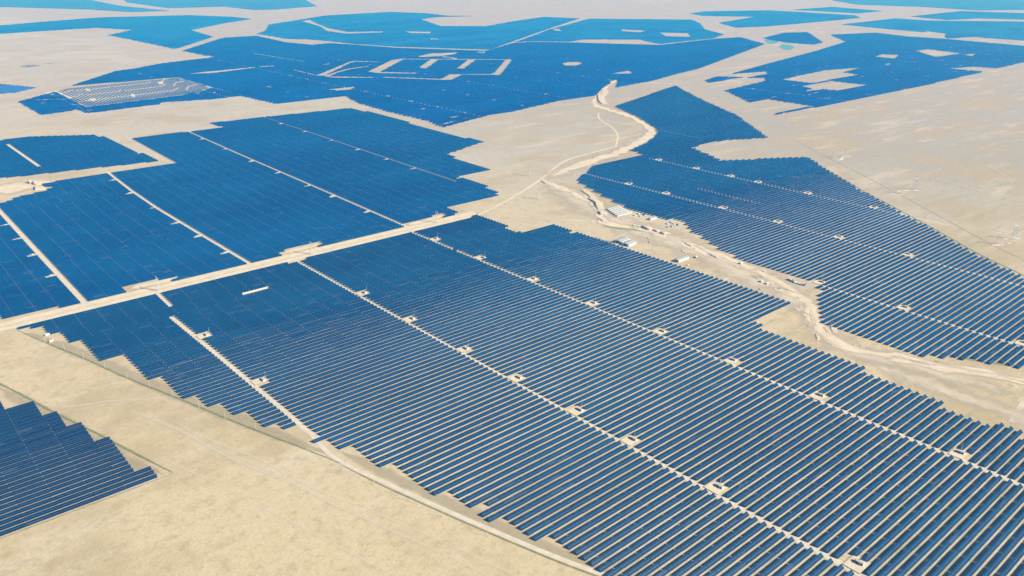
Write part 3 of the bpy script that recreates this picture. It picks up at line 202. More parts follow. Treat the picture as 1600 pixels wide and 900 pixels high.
  {"name":"pale_scour","label":"","p":[[2834.7,989.0],[2861.1,1074.0],[2886.8,1174.5],[2906.8,1276.4]],"w":12.464719815180333,"mat":"scour","soft":1.0,"kind":"structure","wob":0.5},
  {"name":"pale_scour","label":"","p":[[2236.0,1221.0],[2210.0,1244.6],[2178.2,1270.4],[2145.0,1294.4]],"w":8.098354717171851,"mat":"scour","soft":1.0,"kind":"structure","wob":0.5},
  {"name":"pale_scour","label":"","p":[[2981.0,1348.8],[2932.4,1374.3],[2874.3,1401.1],[2814.8,1424.6]],"w":11.566496484406537,"mat":"scour","soft":1.0,"kind":"structure","wob":0.5},
  {"name":"pale_scour","label":"","p":[[1772.0,1044.9],[1737.9,1073.6],[1696.5,1104.9],[1653.4,1133.9]],"w":15.081062298399981,"mat":"scour","soft":1.0,"kind":"structure","wob":0.5},
  {"name":"pale_scour","label":"","p":[[2014.1,813.6],[1959.3,834.4],[1894.3,855.2],[1828.1,872.4]],"w":8.128288086399687,"mat":"scour","soft":1.0,"kind":"structure","wob":0.5},
  {"name":"pale_scour","label":"","p":[[2076.9,1437.8],[2069.7,1462.5],[2059.8,1490.9],[2048.4,1518.6]],"w":7.462710707175633,"mat":"scour","soft":1.0,"kind":"structure","wob":0.5},
  {"name":"pale_scour","label":"","p":[[1949.7,933.1],[1917.9,970.8],[1878.5,1012.7],[1836.8,1052.4]],"w":19.13047929711265,"mat":"scour","soft":1.0,"kind":"structure","wob":0.5},
  {"name":"pale_scour","label":"","p":[[2775.1,1607.8],[2746.0,1624.3],[2711.2,1641.8],[2675.4,1657.3]],"w":12.697412993336169,"mat":"scour","soft":1.0,"kind":"structure","wob":0.5},
  {"name":"pale_scour","label":"","p":[[1888.8,1132.7],[1842.2,1201.5],[1783.7,1278.8],[1721.0,1352.7]],"w":7.4532881963831485,"mat":"scour","soft":1.0,"kind":"structure","wob":0.5},
  {"name":"pale_scour","label":"","p":[[3209.5,1058.4],[3168.7,1127.7],[3117.0,1205.9],[3060.9,1281.1]],"w":12.194181695313532,"mat":"scour","soft":1.0,"kind":"structure","wob":0.5},
  {"name":"pale_scour","label":"","p":[[2390.8,1164.4],[2392.6,1208.5],[2392.0,1260.0],[2388.5,1311.5]],"w":8.087549086526803,"mat":"scour","soft":1.0,"kind":"structure","wob":0.5},
  {"name":"pale_scour","label":"","p":[[2545.4,983.3],[2504.5,1044.4],[2453.1,1113.0],[2398.0,1178.6]],"w":16.466061491611587,"mat":"scour","soft":1.0,"kind":"structure","wob":0.5},
  {"name":"pale_scour","label":"","p":[[2236.0,1415.4],[2222.5,1501.7],[2201.6,1601.3],[2175.1,1699.7]],"w":10.436620263177762,"mat":"scour","soft":1.0,"kind":"structure","wob":0.5},
]
PONDS = [[[5161.8,3303.5],[5337.9,3355.6],[5192.0,3211.8],[5010.1,3116.2],[4971.2,3149.7]],[[4826.3,2980.7],[4988.0,3044.6],[4972.8,2969.3],[4806.9,2858.8],[4680.1,2834.5]]]
BANKS = [[[[1346.1,1315.2],[1329.4,1283.9],[1320.1,1262.3],[1302.0,1234.7]],3.0,18],[[[1302.1,1248.9],[1287.3,1212.4],[1270.8,1192.6],[1253.2,1168.1]],5,20],[[[1243.6,1157.0],[1229.3,1137.7]],6,20],[[[1208.1,1125.1],[1196.3,1099.2]],3,15],[[[1216.3,1058.6],[1224.6,1039.8],[1228.9,1024.7]],2.5,14],[[[1233.2,1026.7],[1226.0,1010.3],[1226.3,998.9]],5.5,20],[[[1229.3,996.3],[1228.3,980.6]],4,18],[[[1229.0,974.6],[1225.1,961.7]],5.5,20],[[[2486.1,2347.5],[2344.5,2205.4],[2299.6,2142.5]],6,30],[[[2584.0,2407.3],[2443.7,2292.7]],4,30],[[[1213.8,903.8],[1206.6,880.0]],2.5,12],[[[1199.6,837.9],[1189.8,809.3]],2.5,12],[[[1329.3,1434.1],[1320.7,1408.5],[1332.5,1398.3]],2.5,14],[[[1107.1,577.3],[1070.1,551.3],[1044.4,528.0]],0.7,14],[[[1031.2,510.3],[1012.3,484.8],[1009.9,455.0]],0.6,14],[[[366.4,2247.1],[365.7,2223.2]],9,30],[[[370.9,2235.0],[373.4,2200.5]],9,40],[[[366.7,2182.4],[362.0,2147.6]],7,30],[[[1235.3,1135.8],[1233.0,1130.2],[1229.2,1127.2]],1.3946597150967814,7.671783353407486],[[[1080.4,278.1],[1076.7,274.4],[1076.0,269.8]],0.9208894303813707,8.579050500285705],[[[1320.2,1284.4],[1318.5,1277.7],[1315.5,1270.6]],1.3912879601229564,9.19186176287342],[[[1027.9,521.2],[1020.7,515.1],[1011.3,508.1]],1.4831802619221066,7.717385852910745],[[[1059.9,526.4],[1053.8,518.5],[1046.5,510.4]],1.1031077135206981,8.589282244732342],[[[1305.1,1268.4],[1305.5,1264.0],[1300.6,1259.4]],0.8647591392172721,10.112258133148753],[[[1134.4,665.0],[1135.4,658.3],[1134.7,651.5]],1.0369602831386324,11.963996646729825],[[[1175.9,804.4],[1176.8,794.8],[1180.4,785.0]],0.7539436428927259,10.271558713530304],[[[1209.9,791.9],[1210.2,781.6],[1215.5,770.2]],0.9934335334905279,11.249528103063373],[[[1258.9,1179.2],[1253.9,1170.9],[1247.2,1163.5]],1.0592364037297894,7.919642722711915],[[[1091.8,594.0],[1089.5,588.0],[1085.9,583.3]],0.8716758438251707,10.758324311038614],[[[1082.5,545.2],[1078.8,537.6],[1072.9,528.9]],1.1664483956761234,11.343842369796999],[[[1190.2,732.8],[1193.3,722.6],[1195.1,711.7]],1.6776448767831402,11.677245640924452],[[[1217.7,1118.3],[1213.4,1115.2],[1210.7,1112.1]],1.4886411911464312,9.676099530688381],[[[1207.9,1037.1],[1213.5,1027.5],[1215.8,1017.8]],1.5254603358318795,10.403238490798376],[[[1248.9,1174.3],[1246.2,1164.4],[1244.7,1153.5]],1.5148015989318973,8.0299375696822],[[[1043.2,415.4],[1043.3,408.2],[1044.0,401.1]],1.2186930240256117,8.249411379938799],[[[1332.5,1286.7],[1329.6,1279.2],[1324.4,1272.5]],1.3121432070699588,11.656727713020935],[[[1055.5,380.4],[1056.4,370.7],[1057.2,361.8]],0.7181189193173154,11.462145943040673],[[[1326.2,1333.5],[1325.6,1326.7],[1323.3,1320.1]],1.4420890569443836,10.733958742842272],[[[1175.8,879.7],[1171.7,873.1],[1170.3,865.4]],1.6428162661295063,9.156469833550599],[[[1075.7,522.7],[1062.8,515.2],[1052.7,506.5]],1.4475110683039072,11.650650985787443],[[[1036.2,464.8],[1040.5,456.3],[1042.8,447.8]],1.6792357053804374,7.175618212304287],[[[1213.1,1093.3],[1216.5,1087.5],[1218.0,1082.4]],1.1986091808842019,10.614467354877107]]
TOWERS = [[1666.3,508.8],[1723.8,500.3],[1891.7,799.4],[1947.3,793.3],[2117.0,1096.4],[2156.8,1083.1],[365.7,1314.4],[642.3,1313.3],[934.0,1322.3],[1215.2,1316.6],[1342.4,1491.2]]
POLES = [[176.0,1219.0],[190.2,1174.4],[203.2,1129.4],[216.6,1080.7],[230.3,1032.3],[244.5,989.5],[257.9,945.5],[271.9,896.4],[285.8,851.1],[302.3,803.2],[349.8,623.8],[362.6,576.0],[371.9,534.6],[387.0,484.2]]
TRUCKS = [[1200.4,764.5],[1150.4,689.6],[1150.1,678.2],[1165.8,836.9],[1192.3,663.3]]
VANS = [[1119.9,672.0],[1121.6,821.5],[1102.8,780.7],[1185.5,966.7],[1168.3,950.5]]
BOXES = [[1281.6,1086.3],[1294.0,1088.2],[1287.3,1075.2],[1299.7,1077.0],[1287.6,1002.9],[1299.6,1004.3],[1297.6,994.3],[1295.6,984.4],[1271.4,988.1],[1279.8,986.6],[1288.2,985.1],[1191.1,656.5],[1189.9,649.8],[1190.0,643.8],[1190.1,638.0],[1191.5,632.9],[183.9,1243.1],[182.7,1216.0]]
FENCES = [[[[154.0,1295.1],[177.7,1212.1],[200.9,1139.1],[230.6,1030.8],[259.8,939.7],[282.4,865.6],[304.5,796.0],[324.6,736.6],[343.4,677.9]],"wire fence along the ragged left edge of the near field"],[[[342.2,675.8],[353.5,623.5],[369.0,565.0],[383.9,511.5],[398.4,462.4],[414.6,410.8],[430.8,363.9],[442.0,316.5]],"wire fence beside the perimeter road of the near field"],[[[72.8,1209.5],[101.6,1121.5],[118.9,1063.2],[134.3,1004.9],[159.7,920.7],[180.7,845.6],[199.9,779.8]],"wire fence along the right side of the lower left field"],[[[199.9,779.8],[183.6,778.8],[105.3,778.7],[39.1,779.1],[8.2,777.7]],"wire fence along the front edge of the lower left field"],[[[2064.3,1147.0],[1942.0,992.2],[1847.8,875.2],[1780.7,780.4],[1671.9,631.8],[1573.2,502.0],[1517.6,411.1],[1423.1,288.7]],"wire fence along the far side of the right field"]]


# ------------------------------------------------------------------ materials
class NT:
    def __init__(s, name):
        s.m = bpy.data.materials.new(name); s.m.use_nodes = True
        s.t = s.m.node_tree; s.n = s.t.nodes; s.l = s.t.links
        s.b = s.n['Principled BSDF']; s.out = s.n['Material Output']
        s.geo = s.n.new('ShaderNodeNewGeometry')
    def put(s, sock, v):
        if isinstance(v, bpy.types.NodeSocket): s.l.new(v, sock)
        elif isinstance(v, (tuple, list)) and len(v) == 3 and sock.type == 'RGBA': sock.default_value = (*v, 1)
        else: sock.default_value = v
    def noise(s, scale, detail=4, rough=.55, stretch=None, off=0.0):
        mp = s.n.new('ShaderNodeMapping'); s.l.new(s.geo.outputs['Position'], mp.inputs[0])
        mp.inputs['Location'].default_value = (off, off * .7, 0)
        if stretch:
            mp.inputs['Rotation'].default_value = (0, 0, stretch[0]); mp.inputs['Scale'].default_value = (stretch[1], stretch[2], 1)
        t = s.n.new('ShaderNodeTexNoise'); s.l.new(mp.outputs[0], t.inputs['Vector'])
        t.inputs['Scale'].default_value = scale; t.inputs['Detail'].default_value = detail; t.inputs['Roughness'].default_value = rough
        return t.outputs['Fac']
    def ramp(s, x, lo, hi, a=0., b=1.):
        r = s.n.new('ShaderNodeMapRange'); r.interpolation_type = 'SMOOTHSTEP'; s.put(r.inputs[0], x)
        for i, v in enumerate((lo, hi, a, b)): s.put(r.inputs[i + 1], v)
        return r.outputs[0]
    def mix(s, f, a, b, mode='MIX'):
        m = s.n.new('ShaderNodeMix'); m.data_type = 'RGBA'; m.blend_type = mode
        s.put(m.inputs[0], f); s.put(m.inputs[6], a); s.put(m.inputs[7], b)
        return m.outputs[2]
    def math(s, op, a, b=0.5):
        m = s.n.new('ShaderNodeMath'); m.operation = op; s.put(m.inputs[0], a); s.put(m.inputs[1], b); return m.outputs[0]
    def bump(s, h, dist, strength=1.):
        b = s.n.new('ShaderNodeBump'); b.inputs['Distance'].default_value = dist; b.inputs['Strength'].default_value = strength
        s.l.new(h, b.inputs['Height']); s.l.new(b.outputs[0], s.b.inputs['Normal'])
    def set(s, **k):
        for a, v in k.items(): s.put(s.b.inputs[a.replace('_', ' ')], v)
        return s.m

def plain(name, c, rough=.6, metal=0., var=.12, scale=.6):
    t = NT(name)
    return t.set(Base_Color=t.mix(t.ramp(t.noise(scale), .3, .7, 0, 1), tuple(x * (1 - var) for x in c), tuple(min(.9, x * (1 + var)) for x in c)), Roughness=rough, Metallic=metal)

MAT = {}
# the steppe: dry grass and sand
g = NT('steppe_ground')
c = g.mix(g.ramp(g.noise(.0016, 5, .6), .36, .64), (.440, .415, .350), (.490, .470, .410))
sep = g.n.new('ShaderNodeSeparateXYZ'); g.l.new(g.geo.outputs['Position'], sep.inputs[0])
wob = g.math('MULTIPLY', g.math('SUBTRACT', g.noise(.0022, 5, .6, off=70), .5), 900.)
# stony grey pasture to the east, straw-coloured dry grass in the near west
c = g.mix(g.ramp(g.math('ADD', sep.outputs[0], wob), 1350, 2300, 0, .85), c, (.365, .335, .270))
near = g.math('ADD', g.math('ADD', sep.outputs[0], g.math('MULTIPLY', sep.outputs[1], .55)), wob)
c = g.mix(g.ramp(near, 1300, 2600, .92, 0), c, (.575, .476, .305))
c = g.mix(g.ramp(g.noise(.0045, 6, .62, off=300), .45, .62, 0, .85), c, (.430, .352, .205))          # olive dry-grass drifts
c = g.mix(g.ramp(g.noise(.012, 6, .65, (R(35), .35, 1.3), off=90), .52, .72, 0, .85), c, (.580, .510, .395))     # pale sandy scours
c = g.mix(g.ramp(g.noise(.0035, 6, .7, (R(-15), .4, 1.5), off=510), .56, .70, 0, .6), c, (.600, .540, .450))
c = g.mix(g.ramp(g.noise(.055, 5, .7, off=40), .47, .72, 0, .70), c, (.380, .310, .175))            # tussock mottling
c = g.mix(g.ramp(g.noise(.14, 5, .8, off=140), .46, .70, 0, .55), c, (.37, .30, .17))            # clumped grass
c = g.mix(g.ramp(g.noise(.33, 4, .75, off=11), .54, .76, 0, .70), c, (.270, .235, .135))            # single tussocks
c = g.mix(g.ramp(g.noise(.21, 3, .7, off=77), .60, .76, 0, .60), c, (.640, .570, .450))             # stones and bare spots
weeds = g.math('MULTIPLY', g.ramp(g.noise(.05, 5, .7, (0, .22, 1.1), off=33), .50, .68), g.math('MULTIPLY', g.ramp(sep.outputs[0], 350, 700), g.ramp(sep.outputs[1], 600, 1200, 1, 0)))
c = g.mix(g.math('MULTIPLY', weeds, .75), c, (.32, .325, .18))                                           # weeds in the lanes between the rows
c = g.mix(g.math('MULTIPLY', g.ramp(g.noise(.9, 2, .6, off=3), .62, .72), .5), c, (.20, .17, .12))   # stones and droppings
g.bump(g.noise(.28, 6, .75), .5, .8)
MAT['ground'] = g.set(Base_Color=c, Roughness=.95, Specular_IOR_Level=.15)

def soft(name, c1, c2, scale=.08, soft_noise=.06, dark=None, amount=1.0, rag=.9):
    """loose dirt laid on the ground; the rim (UV.x away from .5) thins out raggedly"""
    t = NT(name)
    c = t.mix(t.ramp(t.noise(scale, 5, .65), .35, .65), c1, c2)
    c = t.mix(t.ramp(t.noise(scale * 6, 4, .7, off=20), .5, .8, 0, .45), c, dark or tuple(x * .72 for x in c1))
    t.bump(t.noise(.35, 5, .7), .35, .7)
    t.set(Base_Color=c, Roughness=.95, Specular_IOR_Level=.15)
    uv = t.n.new('ShaderNodeUVMap'); sep = t.n.new('ShaderNodeSeparateXYZ'); t.l.new(uv.outputs[0], sep.inputs[0])
    rim = t.math('MULTIPLY', t.math('ABSOLUTE', t.math('SUBTRACT', sep.outputs[0], .5), 0), 2.0)    # 0 centre .. 1 rim
    lo = t.math('SUBTRACT', 1.0, sep.outputs[1])                                                     # UV.y holds the softness
    n = t.math('MULTIPLY', t.math('SUBTRACT', t.noise(soft_noise, 5, .7, off=5), .5), rag)
    x = t.math('ADD', rim, t.math('MULTIPLY', n, sep.outputs[1]))
    mr = t.n.new('ShaderNodeMapRange'); mr.interpolation_type = 'SMOOTHSTEP'
    t.put(mr.inputs[0], x); t.put(mr.inputs[1], lo); t.put(mr.inputs[2], 1.0); t.put(mr.inputs[3], amount); t.put(mr.inputs[4], 0.)
    t.l.new(mr.outputs[0], t.b.inputs['Alpha'])
    return t.m
MAT['road'] = soft('graded_dirt', (.58, .50, .365), (.66, .58, .44), .05)
MAT['roadpale'] = soft('gravel_road', (.55, .49, .39), (.63, .57, .47), .12)
MAT['track'] = soft('wheel_track', (.78, .69, .54), (.84, .76, .62), .1, .12, dark=(.66, .57, .43), amount=.42)
MAT['darktrack'] = soft('dark_track', (.27, .23, .17), (.32, .27, .20), .1, .12, amount=.5)
MAT['wash'] = soft('wash_sand', (.57, .485, .355), (.68, .595, .465), .035, .03, dark=(.44, .365, .26), rag=1.6)
MAT['washwide'] = soft('sandy_wash_floor', (.56, .48, .35), (.66, .58, .455), .02, .022, dark=(.47, .40, .28), amount=.85, rag=2.2)
MAT['weedy'] = soft('weedy_margin', (.48, .41, .27), (.42, .375, .225), .06, .05, dark=(.36, .32, .20), amount=.4, rag=1.6)
MAT['scrubw'] = soft('wash_scrub', (.30, .27, .18), (.36, .32, .22), .15, .08, dark=(.2, .18, .11), amount=.75, rag=2.)
MAT['scour'] = soft('pale_scour', (.66, .58, .45), (.74, .66, .52), .1, .05, dark=(.56, .48, .36), amount=.32, rag=2.2)
MAT['verge'] = soft('verge_grass', (.24, .27, .09), (.31, .32, .12), .2, .12, dark=(.18, .19, .08), amount=.7)
MAT['white'] = soft('salt_crust', (.72, .68, .60), (.80, .76, .70), .1)
MAT['scrub'] = soft('dark_scrub', (.16, .17, .13), (.24, .23, .17), .05, .03, amount=.7, rag=1.8)

def panel(name, a, b, rough=.24):
    t = NT(name)
    c = t.mix(t.ramp(t.noise(.0032, 5, .68, (0, .5, 1.2)), .36, .64), tuple(x * .82 for x in a), tuple(x * 1.1 for x in b))
    # every table came from its own batch: slight tint jumps from table to table and row to row
    mp = t.n.new('ShaderNodeMapping'); t.l.new(t.geo.outputs['Position'], mp.inputs[0]); mp.inputs['Scale'].default_value = (1 / 15.32, 1 / 4.9, 0)
    vf = t.n.new('ShaderNodeVectorMath'); vf.operation = 'FLOOR'; t.l.new(mp.outputs[0], vf.inputs[0])
    wnz = t.n.new('ShaderNodeTexWhiteNoise'); wnz.noise_dimensions = '2D'; t.l.new(vf.outputs[0], wnz.inputs['Vector'])
    c = t.mix(t.ramp(wnz.outputs['Value'], 0, 1, 0, .55), c, (a[0] * 1.8, a[1] * .84, a[2] * 1.03))
    c = t.mix(t.math('MULTIPLY', t.math('GREATER_THAN', wnz.outputs['Value'], .97), .06), c, (.30, .34, .38))     # the odd dusty table
    # module seams every metre along the row
    sx = t.n.new('ShaderNodeSeparateXYZ'); t.l.new(t.geo.outputs['Position'], sx.inputs[0])
    fr = t.math('FRACT', t.math('DIVIDE', sx.outputs[0], 1.09), 0)
    seam = t.math('LESS_THAN', fr, .045)
    c = t.mix(t.math('MULTIPLY', seam, .12), c, (.16, .24, .34))
    return t.set(Base_Color=c, Roughness=rough, IOR=1.45, Specular_IOR_Level=.18)
MAT['panel0'] = panel('solar_cells', (.0032, .034, .090), (.0042, .043, .104))
MAT['panel1'] = panel('solar_cells_dark', (.004, .020, .052), (.005, .025, .060))
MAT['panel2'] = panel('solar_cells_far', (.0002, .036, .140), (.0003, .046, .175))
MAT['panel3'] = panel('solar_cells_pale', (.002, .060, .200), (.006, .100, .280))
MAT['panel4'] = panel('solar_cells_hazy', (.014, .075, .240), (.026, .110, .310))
MAT['panel5'] = panel('solar_cells_blue', (.0015, .038, .118), (.0020, .047, .130))
MAT['panel6'] = panel('solar_cells_mid', (.0025, .034, .096), (.0030, .043, .108))
MAT['alu'] = plain('anodised_rail', (.07, .15, .24), .4, .0, .05)
MAT['steel'] = plain('galvanised_steel', (.36, .38, .40), .5, .4, .1)
MAT['white_paint'] = plain('white_paint', (.62, .63, .63), .5, 0, .06)
MAT['roof_white'] = plain('white_sheet_roof', (.42, .44, .46), .45, 0, .07, .3)
MAT['grey_paint'] = plain('grey_paint', (.40, .42, .44), .5)
MAT['blue_paint'] = plain('blue_paint', (.08, .20, .42), .5)
MAT['dark'] = plain('dark_louvre', (.035, .04, .045), .7)
MAT['tyre'] = plain('tyre_rubber', (.02, .02, .02), .9)
MAT['glass'] = plain('tinted_glass', (.03, .04, .05), .1)
MAT['pylon'] = plain('pylon_zinc', (.55, .58, .60), .5, .1, .05)
MAT['concrete'] = plain('concrete', (.62, .61, .58), .8, 0, .08)
MAT['earth'] = plain('cut_bank_earth', (.50, .42, .32), .95, 0, .25, .25)
w = NT('pond_water'); MAT['water'] = w.set(Base_Color=(.04, .24, .29), Roughness=.12, IOR=1.33)

# ------------------------------------------------------------------ mesh helpers
def link(o, parent=None):
    col.objects.link(o)
    if parent: o.parent = parent
    return o
def tag(o, label=None, cat=None, group=None, kind=None):
    for k, v in (('label', label), ('category', cat), ('group', group), ('kind', kind)):
        if v: o[k] = v
    return o
def empty(name, loc, rz=0.):
    o = bpy.data.objects.new(name, None); o.location = loc; o.rotation_euler = (0, 0, rz); o.empty_display_size = .5
    return link(o)
def mesh_np(name, V, Q, mats, mi=None):
    """numpy verts (n,3) and quads (m,4) -> mesh"""
    me = bpy.data.meshes.new(name); V = np.asarray(V, np.float32); Q = np.asarray(Q, np.int32)
    me.vertices.add(len(V)); me.vertices.foreach_set('co', V.ravel())
    me.loops.add(Q.size); me.loops.foreach_set('vertex_index', Q.ravel())
    me.polygons.add(len(Q)); me.polygons.foreach_set('loop_start', np.arange(0, Q.size, 4, dtype=np.int32))
    for m in mats: me.materials.append(m)
    if mi is not None: me.polygons.foreach_set('material_index', np.asarray(mi, np.int32))
    me.update(calc_edges=True); me.shade_flat(); return me
BOXQ = np.array([[0, 1, 3, 2], [4, 6, 7, 5], [0, 4, 5, 1], [2, 3, 7, 6], [0, 2, 6, 4], [1, 5, 7, 3]])
class MB:
    def __init__(s): s.v = []; s.f = []
    def box(s, x0, x1, y0, y1, z0, z1):
        b = len(s.v); s.v += [(x, y, z) for x in (x0, x1) for y in (y0, y1) for z in (z0, z1)]
        s.f += [tuple(b + i for i in q) for q in BOXQ.tolist()]; return s
    def bar(s, p, q, r, r2=None):
        p, q = Vector(p), Vector(q); d = (q - p).normalized(); a = d.orthogonal().normalized(); b2 = d.cross(a); k = len(s.v)
        for c0, rr in ((p, r), (q, r if r2 is None else r2)):
            for i, j in ((1, 1), (-1, 1), (-1, -1), (1, -1)): s.v.append(tuple(c0 + a * rr * i + b2 * rr * j))
        s.f += [(k + i, k + (i + 1) % 4, k + 4 + (i + 1) % 4, k + 4 + i) for i in range(4)] + [(k + 3, k + 2, k + 1, k), (k + 4, k + 5, k + 6, k + 7)]
        return s
    def poly(s, pts, faces):
        k = len(s.v); s.v += list(pts); s.f += [tuple(k + i for i in f) for f in faces]; return s
    def mesh(s, name, m):
        me = bpy.data.meshes.new(name); me.from_pydata(s.v, [], s.f); me.materials.append(m); me.update(); return me
    def build(s, name, m, parent=None): return link(bpy.data.objects.new(name, s.mesh(name, m)), parent)
def copy_tree(o, parent=None):
    c = o.copy(); col.objects.link(c); c.parent = parent
    for ch in list(o.children): copy_tree(ch, c)
    return c
ORD = 'zeroth first second third fourth fifth sixth seventh eighth ninth tenth eleventh twelfth thirteenth fourteenth fifteenth sixteenth seventeenth eighteenth nineteenth twentieth'.split()
TENS = {20: 'twenty', 30: 'thirty', 40: 'forty', 50: 'fifty', 60: 'sixty'}
def ordn(n):
    if n <= 20: return ORD[n]
    t = n // 10 * 10
    return (TENS[t][:-1] + 'ieth') if n == t else TENS[t] + '-' + ORD[n - t]

# ------------------------------------------------------------------ ground, roads, wash
gme = bpy.data.meshes.new('ground'); G = 60000.
gme.from_pydata([(-G, -G, 0), (G, -G, 0), (G, G, 0), (-G, G, 0)], [], [(0, 1, 2, 3)]); gme.materials.append(MAT['ground'])
tag(link(bpy.data.objects.new('ground', gme)), kind='structure')
def smooth(pts, step):
    P = [Vector((*p, 0)) for p in pts]; out = []
    P = [P[0] * 2 - P[1]] + P + [P[-1] * 2 - P[-2]]
    for i in range(1, len(P) - 2):
        n = max(1, min(80, int((P[i + 1] - P[i]).length / step)))
        for k in range(n):
            t = k / n; a, b, c_, d = P[i - 1:i + 3]
            out.append(.5 * ((2 * b) + (c_ - a) * t + (2 * a - 5 * b + 4 * c_ - d) * t * t + (3 * b - a - 3 * c_ + d) * t ** 3))
    return out + [P[-2]]
zlay = [0.05]
def ribbon(name, pts, w, mat, softness, kind='structure', wob=0., parent=None):
    S = smooth(pts, max(6., w * .5)) if len(pts) > 2 else [Vector((*p, 0)) for p in pts]
    if len(pts) == 2:
        n = max(2, min(60, int((S[1] - S[0]).length / max(8, w)))); S = [S[0].lerp(S[1], i / n) for i in range(n + 1)]
    zlay[0] += .004; z = zlay[0]; V = []; UV = []; Q = []
    cols = 6; taper = softness > .45; L = len(S) - 1
    for i, p in enumerate(S):
        d = (S[min(i + 1, L)] - S[max(i - 1, 0)]); d = Vector((-d.y, d.x, 0)).normalized()
        ww = w * (1 + wob * (random.random() - .5) * 2); off = w * wob * .35 * (random.random() - .5)
        e = 1. if not taper else min(1, .25 + min(i, L - i) / max(1, L) * 5)
        for k in range(cols + 1):
            q = p + d * ((k / cols - .5) * ww * e + off); V.append((q.x, q.y, z)); UV.append((k / cols if not (taper and i in (0, L)) else (0 if k < 3 else 1), softness))
    for i in range(L):
        for k in range(cols): a = i * (cols + 1) + k; Q.append((a, a + cols + 1, a + cols + 2, a + 1))
    me = bpy.data.meshes.new(name); me.from_pydata(V, [], [q[::-1] for q in Q]); me.materials.append(MAT[mat])
    ul = me.uv_layers.new(name='UVMap')
    for lp in me.loops: ul.data[lp.index].uv = UV[lp.vertex_index]
    if me.polygons[0].normal.z < 0: me.flip_normals()
    return tag(link(bpy.data.objects.new(name, me), parent), kind=kind)
for t in RIBBONS: 
    r = ribbon(t['name'], t['p'], t['w'], t['mat'], t['soft'], t['kind'], t['wob'])
    if t['kind'] == 'stuff': tag(r, {'grass_verge': 'thin green grass growing along the dry ground', 'scrub_patch': 'sparse dark scrub growing in low patches on the bare ground', 'weed_margin': 'sparse weeds on the margin between fence and panels'}[t['name']], 'grass' if t['name'] == 'grass_verge' else 'scrub')
for P in PONDS:
    m = MB(); n = 28; c0 = np.mean(P, 0); pts = [tuple(p) for p in P]
    S = smooth(pts + [pts[0]], 20); m.poly([(p.x, p.y, .3) for p in S[:-1]], [tuple(range(len(S) - 1))])
    tag(m.build('pond', MAT['water']), kind='structure')
for pts, h, back in BANKS:                                   # cut banks of the gully: a steep scarp, the ground behind falling back gently
    S = smooth(pts, 4.); m = MB(); L = len(S) - 1; cols = []
    for i, p in enumerate(S):
        d = (S[min(i + 1, L)] - S[max(i - 1, 0)]); d = Vector((-d.y, d.x, 0)).normalized()
        if d.x < 0: d = -d                                   # towards +x, away from the viewer
        hh = .75 * h * (.35 + .65 * math.sin(math.pi * (i + .6) / (L + 1.2))) * random.uniform(.75, 1.15); j = random.uniform(-1.2, 1.2)
        cols.append([p + d * (x + (j if k < 4 else 0)) + Vector((0, 0, z)) for k, (x, z) in enumerate(((-1.5, -.2), (-.3, hh * .25), (.5, hh * .8), (1.6, hh), (back * .4, hh * .7), (back, -.2)))])
    n = 6
    m.poly([tuple(v) for c_ in cols for v in c_], [(i * n + k, (i + 1) * n + k, (i + 1) * n + k + 1, i * n + k + 1) for i in range(L) for k in range(n - 1)])
    m.poly([tuple(v) for v in cols[0]], [tuple(range(n))]); m.poly([tuple(v) for v in cols[-1]], [tuple(range(n))])
    tag(m.build('gully_bank', MAT['earth']), kind='structure')

# ------------------------------------------------------------------ solar tables
TILT = R(38); CT, ST = math.cos(TILT), math.sin(TILT); Z0 = .5; SL = 4.45
SPLIT0, SPLIT1 = 2.15, 2.30
def inside(poly, u, v):
    hit = False; n = len(poly)
    for i in range(n):
        (x0, y0), (x1, y1) = poly[i], poly[(i + 1) % n]
        if (y0 > v) != (y1 > v) and u < (x1 - x0) * (v - y0) / (y1 - y0) + x0: hit = not hit
    return hit
def crossings(poly, v):
    out = []; n = len(poly)
    for i in range(n):
        (x0, y0), (x1, y1) = poly[i], poly[(i + 1) % n]
        if (y0 > v) != (y1 > v): out.append((x1 - x0) * (v - y0) / (y1 - y0) + x0)
    out.sort(); return list(zip(out[::2], out[1::2]))
def road_u(r, v):
    p = r['p']
    for (a, b), (c_, d) in zip(p, p[1:]):
        if b <= v <= d: return a + (c_ - a) * (v - b) / (d - b)
    return None
def minus(iv, cuts):
    for a, b in cuts:
        nxt = []
        for x, y in iv:
            if b <= x or a >= y: nxt.append((x, y)); continue
            if x < a: nxt.append((x, a))
            if b < y: nxt.append((b, y))
        iv = nxt
    return iv
tables = []      # (u0, u1, v, mat, tier, field, road index, k from road, side)
trackers = []
